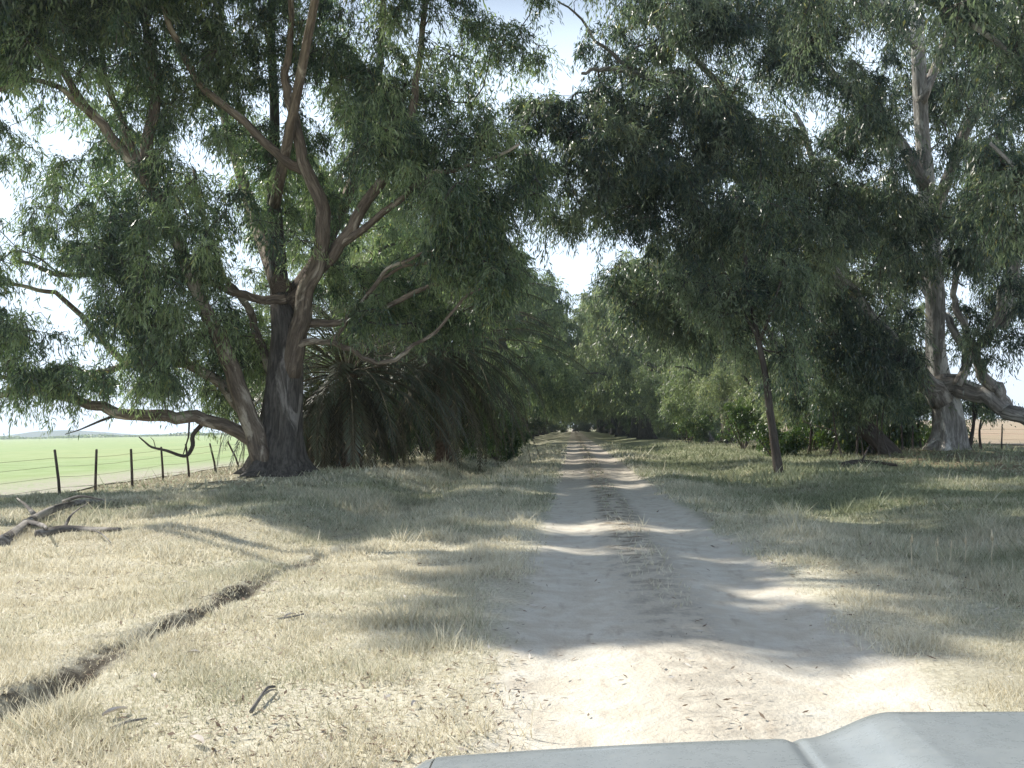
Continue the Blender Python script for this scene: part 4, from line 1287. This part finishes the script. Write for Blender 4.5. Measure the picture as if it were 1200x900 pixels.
# ------------------------------------------------------------------ vehicle bonnet (the photo is taken from the cabin)
def vehicle():
    cx = 0.62
    root = empty("pickup_truck", (cx, 1.2, 0), "dusty grey green bonnet with a raised centre at the bottom right", "truck")
    m, nt, out = newmat("dusty_paint"); N = NT(nt)
    tc = N.n("ShaderNodeTexCoord")
    n1 = N.noise(tc.outputs['Object'], 3.0, 6, 0.7, 0.4); n2 = N.noise(tc.outputs['Object'], 40.0, 5, 0.75)
    c = N.mix(N.ramp(n1, 0.35, 0.7), (0.36, 0.40, 0.415), (0.43, 0.47, 0.48))
    c = N.mix(N.ramp(n2, 0.55, 0.8, 0, 0.5), c, (0.50, 0.50, 0.47))
    p = pr(N, c, N.ramp(n2, 0.3, 0.7, 0.22, 0.40), N.bump(n2, 0.08, 0.002), spec=0.7, metal=0.0)
    p.inputs['Coat Weight'].default_value = 0.5; p.inputs['Coat Roughness'].default_value = 0.12
    N.l(p.outputs[0], out.inputs['Surface'])
    dark = simple_mat("rubber", (0.02, 0.02, 0.02), (0.045, 0.045, 0.045), 20, 0.8)
    chrome = simple_mat("steel", (0.35, 0.35, 0.35), (0.5, 0.5, 0.5), 9, 0.35, 0.1, 0.005, 0.5, metal=0.8)
    glass = simple_mat("lamp_glass", (0.6, 0.6, 0.58), (0.75, 0.75, 0.72), 30, 0.1, 0.3, 0.005, 0.6)

    def hood_z(x, y):
        ax = np.abs(x)
        z = 1.158 - 0.02 * sstep(-0.5, 0.5, y) - 3.2 * np.clip(y - 0.42, 0, 1) ** 2
        z = z + 0.042 * (1 - sstep(0.11, 0.25, ax)) - 0.060 * np.clip(ax - 0.2, 0, 2) ** 1.6
        z = z - 0.006 * g(ax, 0.27, 0.010)
        return z
    xs = np.concatenate([np.linspace(-0.86, -0.50, 10), np.linspace(-0.49, -0.09, 70), np.linspace(-0.07, 0.07, 6), np.linspace(0.09, 0.49, 70), np.linspace(0.50, 0.86, 10)])
    ys = np.concatenate([np.linspace(-0.35, 0.38, 24), np.linspace(0.40, 0.72, 30)])
    Xg, Yg = np.meshgrid(xs, ys)
    V = np.stack([Xg, Yg, hood_z(Xg, Yg)], -1).reshape(-1, 3)
    nx = len(xs); i = np.arange(len(ys) - 1)[:, None] * nx + np.arange(nx - 1)[None]
    link("bonnet", npmesh("bonnet", V, np.stack([i, i + 1, i + nx + 1, i + nx], -1).reshape(-1, 4), True), m, root)
    # fenders: curved section swept front to back
    for sgn in (-1, 1):
        prof = [(0.864, -0.002), (0.88, -0.006), (0.90, -0.018), (0.92, -0.04), (0.94, -0.08), (0.95, -0.16), (0.955, -0.28), (0.95, -0.42)]
        yy = np.linspace(-0.35, 0.72, 30)
        rows = []
        for y in yy:
            z0 = float(hood_z(np.array(0.86), np.array(y)))
            arch = max(0.0, 0.40 ** 2 - (y - 0.2) ** 2) ** 0.5
            rows.append([(sgn * px, y, max(z0 + pz, (0.34 + arch) if pz < -0.2 else -9)) for (px, pz) in prof])
        V = np.array(rows).reshape(-1, 3); nx = len(prof)
        i = np.arange(len(yy) - 1)[:, None] * nx + np.arange(nx - 1)[None]
        Fq = np.stack([i, i + 1, i + nx + 1, i + nx], -1).reshape(-1, 4)
        if sgn < 0: Fq = Fq[:, ::-1]
        link("fender", npmesh("fender", V, Fq, True), m, root)
        w = bpy.data.objects.new("wheel", None); COL.objects.link(w); w.parent = root; w.location = (sgn * 0.80, 0.2, 0.345)
        a = np.linspace(0, 2 * np.pi, 41)
        def ringmesh(nm, prof_, mat_):
            V = np.array([[px, pr_ * math.cos(t), pr_ * math.sin(t)] for t in a[:-1] for (px, pr_) in prof_]); k = len(prof_)
            Fq = [(q * k + j, q * k + j + 1, ((q + 1) % 40) * k + j + 1, ((q + 1) % 40) * k + j) for q in range(40) for j in range(k - 1)]
            link(nm, npmesh(nm, V, Fq, True), mat_, w)
        ringmesh("tyre", [(-0.1, 0.21), (-0.115, 0.28), (-0.09, 0.335), (0, 0.345), (0.09, 0.335), (0.115, 0.28), (0.1, 0.21)], dark)
        ringmesh("rim", [(sgn * 0.09, 0.212), (sgn * 0.06, 0.17), (sgn * 0.04, 0.10), (sgn * 0.06, 0.04), (sgn * 0.06, 0.001)], chrome)
        t = Tubes(); t.add(np.array([[sgn * 0.68, 0.70, 0.70], [sgn * 0.68, 0.735, 0.70], [sgn * 0.68, 0.75, 0.70]]), [0.09, 0.09, 0.06], 16); t.build("headlight", glass, root)
    t = Tubes()
    for k in range(5):
        z = 0.62 + k * 0.036
        t.add(np.array([[-0.50, 0.735, z], [0, 0.755, z], [0.50, 0.735, z]]), 0.009, 6)
    t.build("grille", dark, root)
    t = Tubes(); t.add(np.array([[-0.94, 0.66, 0.5], [-0.7, 0.82, 0.5], [0.7, 0.82, 0.5], [0.94, 0.66, 0.5]]), [0.06, 0.08, 0.08, 0.06], 10); t.build("bumper", chrome, root)
    xs2 = np.linspace(-0.86, 0.86, 20)
    V = np.vstack([[x, 0.70, 0.45] for x in xs2] + [[x, 0.70, float(hood_z(np.array(x), np.array(0.70))) - 0.01] for x in xs2])
    link("front_panel", npmesh("front_panel", V, [(k, k + 1, 21 + k, 20 + k) for k in range(19)]), m, root)


vehicle()

# ------------------------------------------------------------------ thin scattering volume added for the windscreen glare veil
def haze():
    V = [(x, y, z) for x in (-400, 400) for y in (-60, 700) for z in (-3, 34)]
    Fq = [(0, 1, 3, 2), (4, 6, 7, 5), (0, 4, 5, 1), (2, 3, 7, 6), (0, 2, 6, 4), (1, 5, 7, 3)]
    m, nt, out = newmat("glare_veil"); N = NT(nt)
    v = N.n("ShaderNodeVolumeScatter")
    v.inputs['Color'].default_value = (0.75, 0.90, 1.0, 1); v.inputs['Density'].default_value = 0.00045; v.inputs['Anisotropy'].default_value = 0.45
    N.l(v.outputs[0], out.inputs['Volume'])
    o = link("haze", npmesh("haze", V, Fq), m)
    o["kind"] = 'structure'
haze()

# ------------------------------------------------------------------ far tree line beyond the crop
def tree_line():
    r = np.random.default_rng(8)
    n = 9000
    x = r.uniform(-1900, -150, n); y = 1500 + r.normal(size=n) * 12
    top = 2.2 + 4.5 * np.clip(vnoise(x * 0.02, x * 0 + 2, 71) + 0.3, 0, 1)
    z = r.uniform(0, 1, n) * top
    P = np.stack([x, y, z], -1); a = r.normal(size=(n, 3)); a = unit(a); b = unit(np.cross(a, r.normal(size=(n, 3))))
    s_ = r.uniform(1.0, 2.6, (n, 1))
    V = np.stack([P - a * s_, P + b * s_ * .7, P + a * s_, P - b * s_ * .7], 1).reshape(-1, 3)
    o = link("far_trees", npmesh("far_trees", V, np.arange(n * 4).reshape(n, 4), False, {"rnd": ('FLOAT', 'FACE', r.uniform(0, .9, n)), "clump": ('FLOAT', 'FACE', r.uniform(0, .6, n))}), M_LEAF_FAR)
    tag(o, "thin line of far trees on the horizon beyond the green field", "far wood", kind="stuff")
tree_line()

# ------------------------------------------------------------------ light
sdir = Vector((-math.sin(rad(SUN_AZ_LEFT)) * math.cos(rad(SUN_EL)), math.cos(rad(SUN_AZ_LEFT)) * math.cos(rad(SUN_EL)), math.sin(rad(SUN_EL))))
sd = bpy.data.lights.new("sun", 'SUN')
sd.energy = 5.0
sd.angle = rad(0.55)
sd.color = (1.0, 0.95, 0.86)
so = bpy.data.objects.new("sun", sd); COL.objects.link(so)
so.rotation_euler = sdir.to_track_quat('Z', 'Y').to_euler()
so.location = (0, 0, 60)

w = bpy.data.worlds.new("World"); scene.world = w; w.use_nodes = True
nt = w.node_tree; nt.nodes.clear()
sky = nt.nodes.new("ShaderNodeTexSky"); sky.sky_type = 'NISHITA'; sky.sun_disc = False
sky.sun_elevation = rad(SUN_EL); sky.sun_rotation = rad(-SUN_AZ_LEFT)
sky.air_density = 1.0; sky.dust_density = 1.6; sky.ozone_density = 1.6
bg = nt.nodes.new("ShaderNodeBackground"); bg.inputs['Strength'].default_value = 0.09
wo = nt.nodes.new("ShaderNodeOutputWorld")
mxs = nt.nodes.new("ShaderNodeMix"); mxs.data_type = 'RGBA'; 
wtc = nt.nodes.new("ShaderNodeTexCoord"); wsp = nt.nodes.new("ShaderNodeSeparateXYZ"); nt.links.new(wtc.outputs['Generated'], wsp.inputs[0])
wmr = nt.nodes.new("ShaderNodeMapRange"); wmr.interpolation_type = 'SMOOTHSTEP'
for i_, v_ in enumerate((0.33, 0.47, 0.95, 0.0)): wmr.inputs[i_ + 1].default_value = v_
nt.links.new(wsp.outputs[2], wmr.inputs[0]); nt.links.new(wmr.outputs[0], mxs.inputs['Factor'])
mxs.inputs[7].default_value = (12.2, 14.6, 17.4, 1)      # thin bright haze over the blue
nt.links.new(sky.outputs[0], mxs.inputs[6]); nt.links.new(mxs.outputs[2], bg.inputs['Color']); nt.links.new(bg.outputs[0], wo.inputs['Surface'])

scene.view_settings.view_transform = 'Standard'
scene.view_settings.look = 'None'
scene.view_settings.exposure = 0
scene.view_settings.gamma = 1
scene.render.engine = 'CYCLES'
cy = scene.cycles
cy.max_bounces = 4; cy.diffuse_bounces = 2; cy.glossy_bounces = 1; cy.transmission_bounces = 2; cy.transparent_max_bounces = 4
cy.use_denoising = True

cy.sample_clamp_indirect = 4
cy.use_adaptive_sampling = False
cy.volume_bounces = 0
